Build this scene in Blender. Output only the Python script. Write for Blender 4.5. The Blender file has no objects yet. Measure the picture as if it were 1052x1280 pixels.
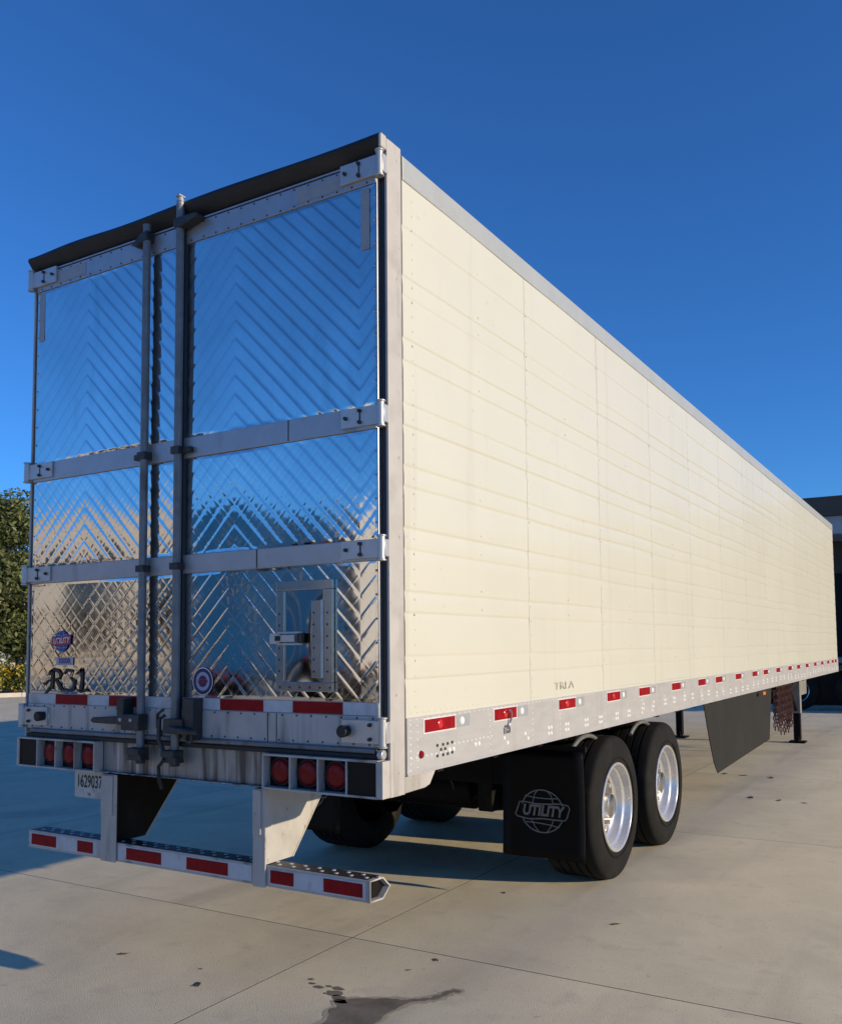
import bpy, bmesh, math, random
import numpy as np
from mathutils import Vector, Matrix, Quaternion

random.seed(7)
rng = np.random.default_rng(7)
S = bpy.context.scene
COL = S.collection

# ------------------------------------------------------------------ camera
CAM_POS = Vector((3.537, -3.356, 1.706))
yaw, pitch, roll = [math.radians(a) for a in (30.482, 4.093, -0.589)]
fwd = Vector((-math.sin(yaw) * math.cos(pitch), math.cos(yaw) * math.cos(pitch), math.sin(pitch)))
rgt = Vector((math.cos(yaw), math.sin(yaw), 0))
upv = rgt.cross(fwd)
r2 = rgt * math.cos(roll) + upv * math.sin(roll)
u2 = -rgt * math.sin(roll) + upv * math.cos(roll)
cd = bpy.data.cameras.new('camera')
cam = bpy.data.objects.new('camera', cd)
COL.objects.link(cam)
cam.matrix_world = Matrix(((r2.x, u2.x, -fwd.x, CAM_POS.x), (r2.y, u2.y, -fwd.y, CAM_POS.y),
                           (r2.z, u2.z, -fwd.z, CAM_POS.z), (0, 0, 0, 1)))
cd.sensor_fit = 'HORIZONTAL'
cd.sensor_width = 36
cd.lens = 36 * 1116.3 / 1052
cd.shift_x = -22 / 1052
cd.shift_y = 87 / 1052
cd.clip_start = 0.05
cd.clip_end = 3000
S.camera = cam

# ------------------------------------------------------------------ sky, sun, exposure
SUN_EL = math.radians(15.0)
SUN_AZ = math.radians(82.5)          # clockwise from +Y (towards +X)
sun_dir = Vector((math.sin(SUN_AZ) * math.cos(SUN_EL), math.cos(SUN_AZ) * math.cos(SUN_EL), math.sin(SUN_EL)))
W = bpy.data.worlds.new('World')
S.world = W
W.use_nodes = True
wn = W.node_tree
bg = wn.nodes['Background']
sky = wn.nodes.new('ShaderNodeTexSky')
sky.sky_type = 'NISHITA'
sky.sun_disc = False
sky.sun_elevation = SUN_EL
sky.sun_rotation = SUN_AZ
sky.altitude = 300
sky.air_density = 1.0
sky.dust_density = 0.0
sky.ozone_density = 10.0
wn.links.new(sky.outputs['Color'], bg.inputs['Color'])
bg.inputs['Strength'].default_value = 0.125
sl = bpy.data.lights.new('sun', 'SUN')
sl.energy = 3.2
sl.angle = math.radians(0.53)
sl.color = (1.0, 0.83, 0.58)
so = bpy.data.objects.new('sun', sl)
COL.objects.link(so)
so.location = (30, 4, 12)
so.rotation_euler = (-sun_dir).to_track_quat('-Z', 'Y').to_euler()
S.view_settings.view_transform = 'Standard'
S.view_settings.look = 'None'
S.view_settings.gamma = 1
S.view_settings.use_curve_mapping = False
S.view_settings.exposure = 0.5
S.cycles.max_bounces = 8
S.cycles.diffuse_bounces = 2
S.cycles.glossy_bounces = 6

# ------------------------------------------------------------------ materials
MATS = {}


def mat(name, col, rough=0.5, metal=0.0, var=0.0, vscale=6.0, bump=0.0, bscale=40.0, spec=0.5, rvar=0.0,
        streak=None, stretch=(1, 1, 1), coat=0.0, rnd=0.0, speck=None, emit=None):
    if name in MATS:
        return MATS[name]
    m = bpy.data.materials.new(name)
    m.use_nodes = True
    nt = m.node_tree
    N, L = nt.nodes, nt.links
    b = N['Principled BSDF']
    b.inputs['Roughness'].default_value = rough
    b.inputs['Metallic'].default_value = metal
    b.inputs['Specular IOR Level'].default_value = spec
    b.inputs['Coat Weight'].default_value = coat
    b.inputs['Base Color'].default_value = (*col, 1)
    if emit:
        b.inputs['Emission Color'].default_value = (*emit[0], 1)
        b.inputs['Emission Strength'].default_value = emit[1]
    tc = N.new('ShaderNodeTexCoord')
    mp = N.new('ShaderNodeMapping')
    mp.inputs['Scale'].default_value = stretch
    L.new(tc.outputs['Object'], mp.inputs['Vector'])
    cur = None

    def rgb(c):
        n = N.new('ShaderNodeRGB')
        n.outputs[0].default_value = (*c, 1)
        return n.outputs[0]
    cur = rgb(col)
    if var > 0:
        nz = N.new('ShaderNodeTexNoise')
        nz.inputs['Scale'].default_value = vscale
        nz.inputs['Detail'].default_value = 6
        nz.inputs['Roughness'].default_value = 0.62
        L.new(mp.outputs[0], nz.inputs['Vector'])
        mr = N.new('ShaderNodeMapRange')
        mr.inputs['From Min'].default_value = 0.3
        mr.inputs['From Max'].default_value = 0.7
        mr.inputs['To Min'].default_value = 1 - var
        mr.inputs['To Max'].default_value = 1 + var
        L.new(nz.outputs['Fac'], mr.inputs['Value'])
        mx = N.new('ShaderNodeVectorMath')
        mx.operation = 'SCALE'
        L.new(cur, mx.inputs[0])
        L.new(mr.outputs[0], mx.inputs['Scale'])
        cur = mx.outputs[0]
        if rvar > 0:
            m2 = N.new('ShaderNodeMapRange')
            m2.inputs['From Min'].default_value = 0.3
            m2.inputs['From Max'].default_value = 0.7
            m2.inputs['To Min'].default_value = max(0.02, rough - rvar)
            m2.inputs['To Max'].default_value = rough + rvar
            L.new(nz.outputs['Fac'], m2.inputs['Value'])
            L.new(m2.outputs[0], b.inputs['Roughness'])
    if rnd > 0:
        oi = N.new('ShaderNodeObjectInfo')
        mr = N.new('ShaderNodeMapRange')
        mr.inputs['To Min'].default_value = 1 - rnd
        mr.inputs['To Max'].default_value = 1 + rnd
        L.new(oi.outputs['Random'], mr.inputs['Value'])
        mx = N.new('ShaderNodeVectorMath')
        mx.operation = 'SCALE'
        L.new(cur, mx.inputs[0])
        L.new(mr.outputs[0], mx.inputs['Scale'])
        cur = mx.outputs[0]
    for st in ([streak] if streak and not isinstance(streak, list) else (streak or [])):
        scol, sscale, sstretch, lo, hi, amt = st
        mp2 = N.new('ShaderNodeMapping')
        mp2.inputs['Scale'].default_value = sstretch
        L.new(tc.outputs['Object'], mp2.inputs['Vector'])
        nz = N.new('ShaderNodeTexNoise')
        nz.inputs['Scale'].default_value = sscale
        nz.inputs['Detail'].default_value = 5
        L.new(mp2.outputs[0], nz.inputs['Vector'])
        mr = N.new('ShaderNodeMapRange')
        mr.inputs['From Min'].default_value = lo
        mr.inputs['From Max'].default_value = hi
        mr.inputs['To Max'].default_value = amt
        L.new(nz.outputs['Fac'], mr.inputs['Value'])
        mx = N.new('ShaderNodeMix')
        mx.data_type = 'RGBA'
        L.new(mr.outputs[0], mx.inputs['Factor'])
        L.new(cur, mx.inputs['A'])
        mx.inputs['B'].default_value = (*scol, 1)
        cur = mx.outputs['Result']
    L.new(cur, b.inputs['Base Color'])
    if bump > 0:
        nz = N.new('ShaderNodeTexNoise')
        nz.inputs['Scale'].default_value = bscale
        nz.inputs['Detail'].default_value = 4
        L.new(mp.outputs[0], nz.inputs['Vector'])
        bp = N.new('ShaderNodeBump')
        bp.inputs['Strength'].default_value = bump
        bp.inputs['Distance'].default_value = 0.01
        L.new(nz.outputs['Fac'], bp.inputs['Height'])
        L.new(bp.outputs[0], b.inputs['Normal'])
    MATS[name] = m
    return m


GRIME = (0.10, 0.085, 0.07)
concrete = mat('concrete', (0.69, 0.605, 0.425), 0.85, var=0.10, vscale=1.3, bump=0.45, bscale=190, rnd=0.03, spec=0.3,
               streak=[((0.36, 0.315, 0.245), 0.9, (1, 1, 1), 0.52, 0.75, 0.45), ((0.43, 0.36, 0.29), 5.0, (1, 1, 1), 0.56, 0.72, 0.30),
                       ((0.30, 0.265, 0.21), 1.6, (1.0, 0.10, 1), 0.58, 0.72, 0.35), ((0.75, 0.66, 0.52), 2.6, (0.6, 1.6, 1), 0.60, 0.74, 0.35),
                       ((0.22, 0.19, 0.15), 60.0, (1, 1, 1), 0.62, 0.72, 0.55), ((0.16, 0.14, 0.11), 14.0, (1, 1, 1), 0.70, 0.76, 0.5)])
ground_m = mat('ground_concrete', (0.65, 0.57, 0.405), 0.9, var=0.12, vscale=0.6, bump=0.2, bscale=80, spec=0.3)
wallpaint = mat('wall_paint', (0.60, 0.592, 0.495), 0.38, var=0.022, vscale=1.2, bump=0.012, bscale=3.0, coat=0.15, rnd=0.014,
                streak=[((0.47, 0.45, 0.37), 2.2, (1, 1, 0.25), 0.58, 0.8, 0.25), ((0.42, 0.38, 0.30), 9.0, (1, 1, 0.06), 0.60, 0.74, 0.22),
                        ((0.35, 0.31, 0.25), 22.0, (1, 0.7, 1), 0.70, 0.78, 0.35)])
framepaint = mat('frame_paint', (0.45, 0.43, 0.40), 0.5, var=0.08, vscale=9, bump=0.05,
                 streak=[(GRIME, 7.0, (1, 1, 0.12), 0.57, 0.74, 0.75), ((0.20, 0.17, 0.14), 3.0, (1, 1, 1), 0.55, 0.75, 0.5), ((0.16, 0.085, 0.04), 30.0, (1, 1, 0.6), 0.66, 0.74, 0.7)])
sillmetal = mat('sill_metal', (0.34, 0.33, 0.315), 0.42, metal=0.35, var=0.10, vscale=7, bump=0.05,
                streak=[((0.06, 0.055, 0.05), 20.0, (1, 1, 0.07), 0.45, 0.60, 0.9), ((0.12, 0.08, 0.05), 7.0, (1, 1, 0.5), 0.56, 0.7, 0.6), ((0.75, 0.74, 0.72), 26.0, (1, 1, 0.07), 0.60, 0.68, 0.5)])
bandmetal = mat('band_aluminium', (0.42, 0.42, 0.43), 0.36, metal=0.55, var=0.07, vscale=10, bump=0.03,
                streak=[(GRIME, 5.0, (1, 1, 0.4), 0.60, 0.78, 0.55)])
bandwhite = mat('band_white', (0.46, 0.44, 0.42), 0.45, var=0.05, vscale=8, bump=0.03,
                streak=[(GRIME, 12.0, (1, 1, 0.12), 0.54, 0.70, 0.7), ((0.20, 0.18, 0.16), 4.0, (1, 1, 1), 0.52, 0.72, 0.5)])
railmetal = mat('rail_aluminium', (0.50, 0.49, 0.475), 0.42, metal=0.25, var=0.07, vscale=12, bump=0.04, stretch=(1, 0.5, 2),
                streak=[((0.42, 0.39, 0.35), 5.0, (1, 1, 0.2), 0.56, 0.72, 0.5)])
toprail = mat('top_rail_aluminium', (0.46, 0.475, 0.44), 0.42, metal=0.3, var=0.05, vscale=5, bump=0.03)
mirror = mat('mirror_stainless', (0.62, 0.61, 0.60), 0.06, metal=1.0, var=0.10, vscale=2.2, rvar=0.045, streak=[((0.40, 0.40, 0.40), 6.0, (1, 1, 0.2), 0.58, 0.75, 0.5)])
mirror2 = mat('stainless_plate', (0.50, 0.50, 0.50), 0.10, metal=1.0, var=0.05, vscale=6, rvar=0.03)
steel = mat('hinge_steel', (0.52, 0.515, 0.51), 0.40, metal=0.5, var=0.06, vscale=20, bump=0.03)
rodsteel = mat('rod_galvanised', (0.20, 0.205, 0.21), 0.5, metal=0.4, var=0.2, vscale=14, bump=0.05,
               streak=[((0.12, 0.08, 0.05), 12, (1, 1, 0.4), 0.56, 0.72, 0.6)])
darksteel = mat('dark_hardware', (0.05, 0.05, 0.05), 0.5, metal=0.4, var=0.3, vscale=25, bump=0.1)
headerm = mat('header_dark', (0.014, 0.0125, 0.012), 0.55, var=0.3, vscale=6, bump=0.08,
              streak=[((0.06, 0.045, 0.035), 4, (0.4, 1, 1), 0.54, 0.7, 0.6)])
rubber = mat('rubber', (0.014, 0.014, 0.014), 0.6, var=0.2, vscale=12, bump=0.05)
gasket = mat('gasket', (0.016, 0.018, 0.022), 0.45)
tyrem = mat('tyre_rubber', (0.011, 0.0108, 0.0100), 0.8, spec=0.2, var=0.22, vscale=9, bump=0.12, bscale=70,
            streak=[((0.035, 0.031, 0.026), 5, (1, 1, 1), 0.54, 0.74, 0.5)])
rimm = mat('rim_aluminium', (0.74, 0.73, 0.71), 0.28, metal=0.6, var=0.06, vscale=8, rvar=0.05)
hubm = mat('hub_metal', (0.55, 0.54, 0.53), 0.25, metal=1.0, var=0.15, vscale=12)
redtape = mat('red_tape', (0.26, 0.004, 0.008), 0.45, spec=0.15, var=0.25, vscale=18)
whitetape = mat('white_tape', (0.50, 0.54, 0.58), 0.35, var=0.08, vscale=30, streak=[((0.22, 0.20, 0.18), 9.0, (1, 1, 0.6), 0.56, 0.74, 0.6)])
greytape = mat('grey_tape', (0.33, 0.34, 0.35), 0.35, var=0.08, vscale=20)
wornwhite = mat('tape_backing', (0.66, 0.63, 0.62), 0.5, var=0.06, vscale=20)
redlens = mat('red_lens', (0.20, 0.004, 0.008), 0.25, spec=0.25, var=0.1, vscale=40)
amber = mat('amber_lens', (0.75, 0.22, 0.03), 0.2)
black = mat('black_paint', (0.005, 0.005, 0.0055), 0.45, spec=0.2, var=0.2, vscale=8)
chassis = mat('chassis_black', (0.006, 0.0058, 0.0056), 0.6, spec=0.15, var=0.35, vscale=6, bump=0.1,
              streak=[((0.02, 0.016, 0.012), 6, (1, 1, 1), 0.56, 0.7, 0.5)])
flapm = mat('flap_rubber', (0.003, 0.003, 0.0035), 0.45, spec=0.15, var=0.3, vscale=5, bump=0.05)
flapprint = mat('flap_print', (0.17, 0.18, 0.18), 0.6, var=0.2, vscale=60)
skirtm = mat('skirt_plastic', (0.022, 0.0215, 0.020), 0.7, spec=0.2, var=0.12, vscale=4, bump=0.04,
             streak=[((0.03, 0.028, 0.025), 3, (1, 1, 0.4), 0.55, 0.75, 0.5)])
decalblue = mat('decal_blue', (0.02, 0.055, 0.30), 0.35)
decalred = mat('decal_red', (0.45, 0.03, 0.035), 0.35)
decalwhite = mat('decal_white', (0.75, 0.75, 0.76), 0.4)
decalblack = mat('decal_black', (0.008, 0.008, 0.008), 0.45)
decalgrey = mat('decal_grey', (0.34, 0.31, 0.24), 0.5, var=0.5, vscale=90, streak=[((0.56, 0.55, 0.47), 45, (1, 1, 1), 0.46, 0.56, 1.0)])
platem = mat('plate_paint', (0.50, 0.51, 0.50), 0.5, var=0.1, vscale=25, streak=[(GRIME, 14, (1, 1, 1), 0.55, 0.72, 0.6)])
chainm = mat('rusty_chain', (0.10, 0.042, 0.034), 0.65, metal=0.3, var=0.4, vscale=30)
wet = mat('wet_concrete', (0.21, 0.18, 0.135), 0.5, var=0.3, vscale=9, bump=0.1, bscale=120)
oldleaf = mat('dead_leaf', (0.13, 0.085, 0.045), 0.7, var=0.5, vscale=30, rnd=0.5)
barkm = mat('bark', (0.19, 0.155, 0.12), 0.85, var=0.3, vscale=9, bump=0.5, bscale=25, stretch=(1, 1, 0.3))


def leafmat(name, col, trans=0.25, var=0.35):
    m = bpy.data.materials.new(name)
    m.use_nodes = True
    N, L = m.node_tree.nodes, m.node_tree.links
    b = N['Principled BSDF']
    b.inputs['Roughness'].default_value = 0.5
    g = N.new('ShaderNodeNewGeometry')
    mr = N.new('ShaderNodeMapRange')
    mr.inputs['To Min'].default_value = 1 - var
    mr.inputs['To Max'].default_value = 1 + var
    L.new(g.outputs['Random Per Island'], mr.inputs['Value'])
    c = N.new('ShaderNodeRGB')
    c.outputs[0].default_value = (*col, 1)
    s = N.new('ShaderNodeVectorMath')
    s.operation = 'SCALE'
    L.new(c.outputs[0], s.inputs[0])
    L.new(mr.outputs[0], s.inputs['Scale'])
    L.new(s.outputs[0], b.inputs['Base Color'])
    t = N.new('ShaderNodeBsdfTranslucent')
    L.new(s.outputs[0], t.inputs['Color'])
    mix = N.new('ShaderNodeMixShader')
    mix.inputs[0].default_value = trans
    L.new(b.outputs[0], mix.inputs[1])
    L.new(t.outputs[0], mix.inputs[2])
    L.new(mix.outputs[0], N['Material Output'].inputs['Surface'])
    return m


leaf_green = leafmat('leaf_green', (0.13, 0.15, 0.045))
leaf_olive = leafmat('leaf_olive', (0.19, 0.175, 0.062))
leaf_shrub = leafmat('leaf_shrub', (0.07, 0.12, 0.03))
petal_white = leafmat('petal_white', (0.75, 0.74, 0.68))
petal_yellow = leafmat('petal_yellow', (0.62, 0.40, 0.03))

# ------------------------------------------------------------------ mesh helpers


class MB:
    def __init__(s):
        s.v = []
        s.f = []

    def box(s, x0, x1, y0, y1, z0, z1):
        n = len(s.v)
        s.v += [(x0, y0, z0), (x1, y0, z0), (x1, y1, z0), (x0, y1, z0), (x0, y0, z1), (x1, y0, z1), (x1, y1, z1), (x0, y1, z1)]
        s.f += [tuple(n + i for i in q) for q in ((0, 3, 2, 1), (4, 5, 6, 7), (0, 1, 5, 4), (1, 2, 6, 5), (2, 3, 7, 6), (3, 0, 4, 7))]
        return s

    def prism(s, pts, axis, a, b):
        """extrude a 2D polygon along axis from a to b; pts are the two other coordinates in xyz order"""
        def P(p, t):
            if axis == 'x':
                return (t, p[0], p[1])
            if axis == 'y':
                return (p[0], t, p[1])
            return (p[0], p[1], t)
        n = len(s.v)
        k = len(pts)
        s.v += [P(p, a) for p in pts] + [P(p, b) for p in pts]
        s.f += [tuple(n + i for i in reversed(range(k))), tuple(n + k + i for i in range(k))]
        for i in range(k):
            j = (i + 1) % k
            s.f.append((n + i, n + j, n + k + j, n + k + i))
        return s

    def cyl(s, p0, p1, r0, r1=None, n=12, caps=True):
        r1 = r0 if r1 is None else r1
        p0, p1 = Vector(p0), Vector(p1)
        q = (p1 - p0).to_track_quat('Z', 'Y')
        ax, ay = q @ Vector((1, 0, 0)), q @ Vector((0, 1, 0))
        b = len(s.v)
        for p, r in ((p0, r0), (p1, r1)):
            for i in range(n):
                t = 2 * math.pi * i / n
                s.v.append(tuple(p + ax * math.cos(t) * r + ay * math.sin(t) * r))
        for i in range(n):
            j = (i + 1) % n
            s.f.append((b + i, b + j, b + n + j, b + n + i))
        if caps:
            s.f.append(tuple(b + i for i in reversed(range(n))))
            s.f.append(tuple(b + n + i for i in range(n)))
        return s

    def tube(s, pts, r, n=8):
        pts = [Vector(p) for p in pts]
        b = len(s.v)
        rs = r if isinstance(r, (list, tuple)) else [r] * len(pts)
        ref = Vector((0.31, 0.53, 0.79))
        for k, p in enumerate(pts):
            d = (pts[min(k + 1, len(pts) - 1)] - pts[max(k - 1, 0)]).normalized()
            ax = d.cross(ref).normalized()
            ay = d.cross(ax)
            for i in range(n):
                t = 2 * math.pi * i / n
                s.v.append(tuple(p + (ax * math.cos(t) + ay * math.sin(t)) * rs[k]))
        for k in range(len(pts) - 1):
            for i in range(n):
                j = (i + 1) % n
                s.f.append((b + k * n + i, b + k * n + j, b + (k + 1) * n + j, b + (k + 1) * n + i))
        s.f.append(tuple(b + i for i in reversed(range(n))))
        s.f.append(tuple(b + (len(pts) - 1) * n + i for i in range(n)))
        return s

    def lathe(s, prof, n=48, axis='x', c=(0, 0, 0), close=False):
        """prof: list of (t, r) : position along the axis, radius"""
        b = len(s.v)
        k = len(prof)
        for i in range(n):
            a = 2 * math.pi * i / n
            for t, r in prof:
                if axis == 'x':
                    p = (c[0] + t, c[1] + r * math.cos(a), c[2] + r * math.sin(a))
                elif axis == 'y':
                    p = (c[0] + r * math.cos(a), c[1] + t, c[2] + r * math.sin(a))
                else:
                    p = (c[0] + r * math.cos(a), c[1] + r * math.sin(a), c[2] + t)
                s.v.append(p)
        for i in range(n):
            j = (i + 1) % n
            for q in range(k if close else k - 1):
                q2 = (q + 1) % k
                s.f.append((b + i * k + q, b + i * k + q2, b + j * k + q2, b + j * k + q))
        return s

    def dome(s, c, nrm, r, h, n=6):
        c, nrm = Vector(c), Vector(nrm)
        q = nrm.to_track_quat('Z', 'Y')
        b = len(s.v)
        for rr, hh in ((1.0, -0.3), (0.75, 0.6)):
            for i in range(n):
                t = 2 * math.pi * i / n
                s.v.append(tuple(c + q @ Vector((math.cos(t) * r * rr, math.sin(t) * r * rr, hh * h))))
        s.v.append(tuple(c + nrm * h))
        for i in range(n):
            j = (i + 1) % n
            s.f.append((b + i, b + j, b + n + j, b + n + i))
            s.f.append((b + n + i, b + n + j, b + 2 * n))
        return s

    def ribbon(s, pts, w, mapf, closed=False):
        """flat strip along 2D points, mapped to 3D with mapf(a, b)"""
        P = [Vector((p[0], p[1])) for p in pts]
        ws = w if isinstance(w, (list, tuple)) else [w] * len(P)
        m = len(P)
        b = len(s.v)
        for i in range(m):
            if closed:
                d = P[(i + 1) % m] - P[i - 1]
            else:
                d = P[min(i + 1, m - 1)] - P[max(i - 1, 0)]
            d = d.normalized()
            nn = Vector((-d.y, d.x))
            for sg in (1, -1):
                q = P[i] + nn * (ws[i] / 2 * sg)
                s.v.append(mapf(q.x, q.y))
        for i in range(m if closed else m - 1):
            j = (i + 1) % m
            s.f.append((b + 2 * i, b + 2 * i + 1, b + 2 * j + 1, b + 2 * j))
        return s

    def poly(s, pts, mapf):
        b = len(s.v)
        s.v += [mapf(*p) for p in pts]
        s.f.append(tuple(b + i for i in range(len(pts))))
        return s

    def mesh(s, name):
        me = bpy.data.meshes.new(name)
        me.from_pydata([tuple(p) for p in s.v], [], s.f)
        return me

    def build(s, name, m, parent=None, bevel=0.0, smooth=False, angle=35, fix=True, seg=2):
        me = s.mesh(name)
        if fix:
            bm = bmesh.new()
            bm.from_mesh(me)
            bmesh.ops.recalc_face_normals(bm, faces=bm.faces)
            bm.to_mesh(me)
            bm.free()
        me.materials.append(m)
        o = bpy.data.objects.new(name, me)
        COL.objects.link(o)
        if parent:
            o.parent = parent
        if smooth:
            me.polygons.foreach_set('use_smooth', [True] * len(me.polygons))
            me.set_sharp_from_angle(angle=math.radians(angle))
        if bevel > 0:
            md = o.modifiers.new('bevel', 'BEVEL')
            md.width = bevel
            md.segments = seg
            md.limit_method = 'ANGLE'
            md.angle_limit = math.radians(40)
        return o


def B(name, m, parent, x0, x1, y0, y1, z0, z1, bevel=0.003):
    return MB().box(x0, x1, y0, y1, z0, z1).build(name, m, parent, bevel)


def empty(name, loc=(0, 0, 0), rz=0, label=None, cat=None, group=None):
    o = bpy.data.objects.new(name, None)
    COL.objects.link(o)
    o.location = loc
    o.rotation_euler = (0, 0, rz)
    o.empty_display_size = 0.2
    tag(o, label, cat, group)
    return o


def tag(o, label=None, cat=None, group=None, kind=None):
    if label:
        o['label'] = label
    if cat:
        o['category'] = cat
    if group:
        o['group'] = group
    if kind:
        o['kind'] = kind
    return o


def text(name, body, m, parent, size, mapf, shear=0.0, bold=0.0, sx=1.0, depth=0.0):
    """lettering as a flat mesh laid on a surface; mapf(a, b) -> xyz, centred on 0,0"""
    cu = bpy.data.curves.new(name, 'FONT')
    cu.body = body
    cu.size = size
    cu.align_x = 'CENTER'
    cu.align_y = 'CENTER'
    cu.shear = shear
    cu.offset = bold
    cu.resolution_u = 3
    t = bpy.data.objects.new(name, cu)
    COL.objects.link(t)
    dg = bpy.context.evaluated_depsgraph_get()
    dg.update()
    me = bpy.data.meshes.new_from_object(t.evaluated_get(dg))
    COL.objects.unlink(t)
    bpy.data.objects.remove(t)
    for v in me.vertices:
        v.co = mapf(v.co.x * sx, v.co.y)
    me.materials.clear()
    me.materials.append(m)
    o = bpy.data.objects.new(name, me)
    COL.objects.link(o)
    o.parent = parent
    return o


# ================================================================== GROUND
ground = MB().poly([(-900, -900), (900, -900), (900, 900), (-900, 900)], lambda a, b: (a, b, -0.02)).build('ground', ground_m)
tag(ground, kind='structure')
SX, SY, GAP = 4.6, 3.815, 0.008
xs = [0.355 + SX * i for i in range(-6, 5)]
ys = [1.01 + SY * i for i in range(-6, 9)]
slab_me = None
for i in range(len(xs) - 1):
    for j in range(len(ys) - 1):
        if slab_me is None:
            o = MB().box(-SX / 2 + GAP / 2, SX / 2 - GAP / 2, -SY / 2 + GAP / 2, SY / 2 - GAP / 2, -0.03, 0).build('concrete_slab', concrete, ground, 0, seg=1)
            slab_me = o
        else:
            o = slab_me.copy()
            COL.objects.link(o)
        o.location = ((xs[i] + xs[i + 1]) / 2, (ys[j] + ys[j + 1]) / 2, random.uniform(-0.0004, 0.0))

jointm = mat('joint_sealant', (0.05, 0.043, 0.036), 0.8, var=0.4, vscale=20)
for x in xs:
    B('joint_filler', jointm, ground, x - 0.006, x + 0.006, ys[0], ys[-1], -0.018, -0.0007, 0)
for y in ys:
    B('joint_filler', jointm, ground, xs[0], xs[-1], y - 0.006, y + 0.006, -0.018, -0.0010, 0)

# ================================================================== TRAILER
T = empty('semi_trailer', (0, 0, 0), 0,
          'long cream-white refrigerated semi-trailer with mirror-polished quilted rear doors', 'trailer')
XW, LEN = 1.30, 16.15
ZB, ZT = 1.112, 4.075
# box core: left wall, front wall, roof, floor
side_l = B('side_wall', wallpaint, T, -1.295, -1.26, 0.13, LEN, 1.2, 4.0)
front = B('front_wall', wallpaint, T, -1.28, 1.285, LEN - 0.05, LEN, ZB + 0.02, 4.04, 0.02)
roof = B('roof', wallpaint, T, -1.27, 1.27, 0.05, LEN - 0.03, 4.02, 4.06)
floor = B('floor', chassis, T, -1.27, 1.27, 0.14, LEN - 0.06, 1.20, 1.30)
for k in range(26):
    y = 0.5 + k * 0.61
    B('floor_crossmember', chassis, T, -1.25, 1.25, y, y + 0.06, 1.08, 1.199, 0)
nose = B('inner_bulkhead', black, T, -1.25, 1.25, 0.10, 0.135, 1.31, 4.0, 0)

# right side wall: backing with single riveted sheets
side = B('side_wall', wallpaint, T, 1.262, 1.288, 0.13, LEN - 0.052, 1.31, 4.02, 0)
seams = [0.135] + [1.507 + 1.232 * k for k in range(12)] + [LEN - 0.012]
LINES = [3.72, 3.475, 3.38, 3.172, 3.063, 2.857, 2.75, 2.558, 2.459, 2.263, 2.162, 1.963, 1.863, 1.66, 1.553]
rows = [1.345]
for zl in sorted(LINES):
    rows += [zl - 0.051, zl - 0.035, zl - 0.020, zl - 0.010, zl - 0.006, zl - 0.003, zl, zl + 0.003, zl + 0.006, zl + 0.010, zl + 0.018]
rows.append(3.965)
rows = np.array(rows)
NC = 14
for k in range(len(seams) - 1):
    y0, y1 = seams[k] + 0.0015, seams[k + 1] - 0.0015
    cols = np.linspace(y0, y1, NC + 1)
    Y, Z = np.meshgrid(cols, rows)
    tt = (Y - y0) / (y1 - y0)
    bow = np.sin(np.pi * tt)
    H = np.zeros_like(Y)
    for zi, zl in enumerate(LINES):
        dz = Z - zl - 0.006 * bow * math.sin(k * 2.9 + zi * 1.1) * (k > 0)
        amp = 0.0041 * (0.95 + 0.22 * math.sin(k * 1.7 + zi * 2.3))
        # sheet tucks in under each line and eases back out below it
        H -= amp * np.where(dz > 0.006, 0, np.where(dz > -0.006, (0.006 - dz) / 0.012, np.clip(1 + (dz + 0.006) / 0.045, 0, 1)))
    H += 0.0016 * np.sin(Z * 5.1 + k * 1.3) * bow + 0.0012 * bow * np.sin(Z * 11 + k * 2.1 + Y * 3)
    V = np.stack([1.2995 + H, Y, Z], -1).reshape(-1, 3)
    nr, nc = len(rows), NC + 1
    F = [(r * nc + c, r * nc + c + 1, (r + 1) * nc + c + 1, (r + 1) * nc + c) for r in range(nr - 1) for c in range(nc - 1)]
    # edges turned in, so the sheet has thickness and the seam is recessed
    m = MB()
    m.v = [tuple(p) for p in V]
    m.f = F
    n0 = len(m.v)
    ring = [c for c in range(nc)] + [r * nc + nc - 1 for r in range(1, nr)] + [(nr - 1) * nc + c for c in range(nc - 2, -1, -1)] + [r * nc for r in range(nr - 2, 0, -1)]
    m.v += [(1.291, m.v[i][1], m.v[i][2]) for i in ring]
    for a in range(len(ring)):
        b2 = (a + 1) % len(ring)
        m.f.append((ring[a], n0 + a, n0 + b2, ring[b2]))
    m.build('wall_panel', wallpaint, side, smooth=True, angle=30)

riv = MB()
for k, y in enumerate(seams[1:-1]):
    for z in np.arange(1.42, 3.95, 0.085):
        riv.dome((1.2995, y + 0.022, z), (1, 0, 0), 0.0055, 0.0028, 5)
for z in np.arange(1.42, 3.95, 0.072):
    riv.dome((1.2995, 0.222, z), (1, 0, 0), 0.0065, 0.0032, 5)
for k in range(len(seams) - 1):
    ym = (max(seams[k], 0.3) + seams[k + 1]) / 2
    zlist = sorted(LINES)
    for z in zlist:
        riv.dome((1.2995, ym, z + 0.03), (1, 0, 0), 0.006, 0.003, 5)
for y in np.arange(0.18, LEN, 0.055):
    riv.dome((1.2995, y, 1.392), (1, 0, 0), 0.005, 0.0026, 5)
ro = riv.build('rivet', wallpaint, side, fix=False, smooth=True)
ro['kind'] = 'stuff'
# worn stencil letters low on the second sheet
text('worn_lettering', 'TRLA', decalgrey, side, 0.068, lambda a, b: (1.3035, 2.02 + a, 1.44 + b), sx=2.0)

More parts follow.
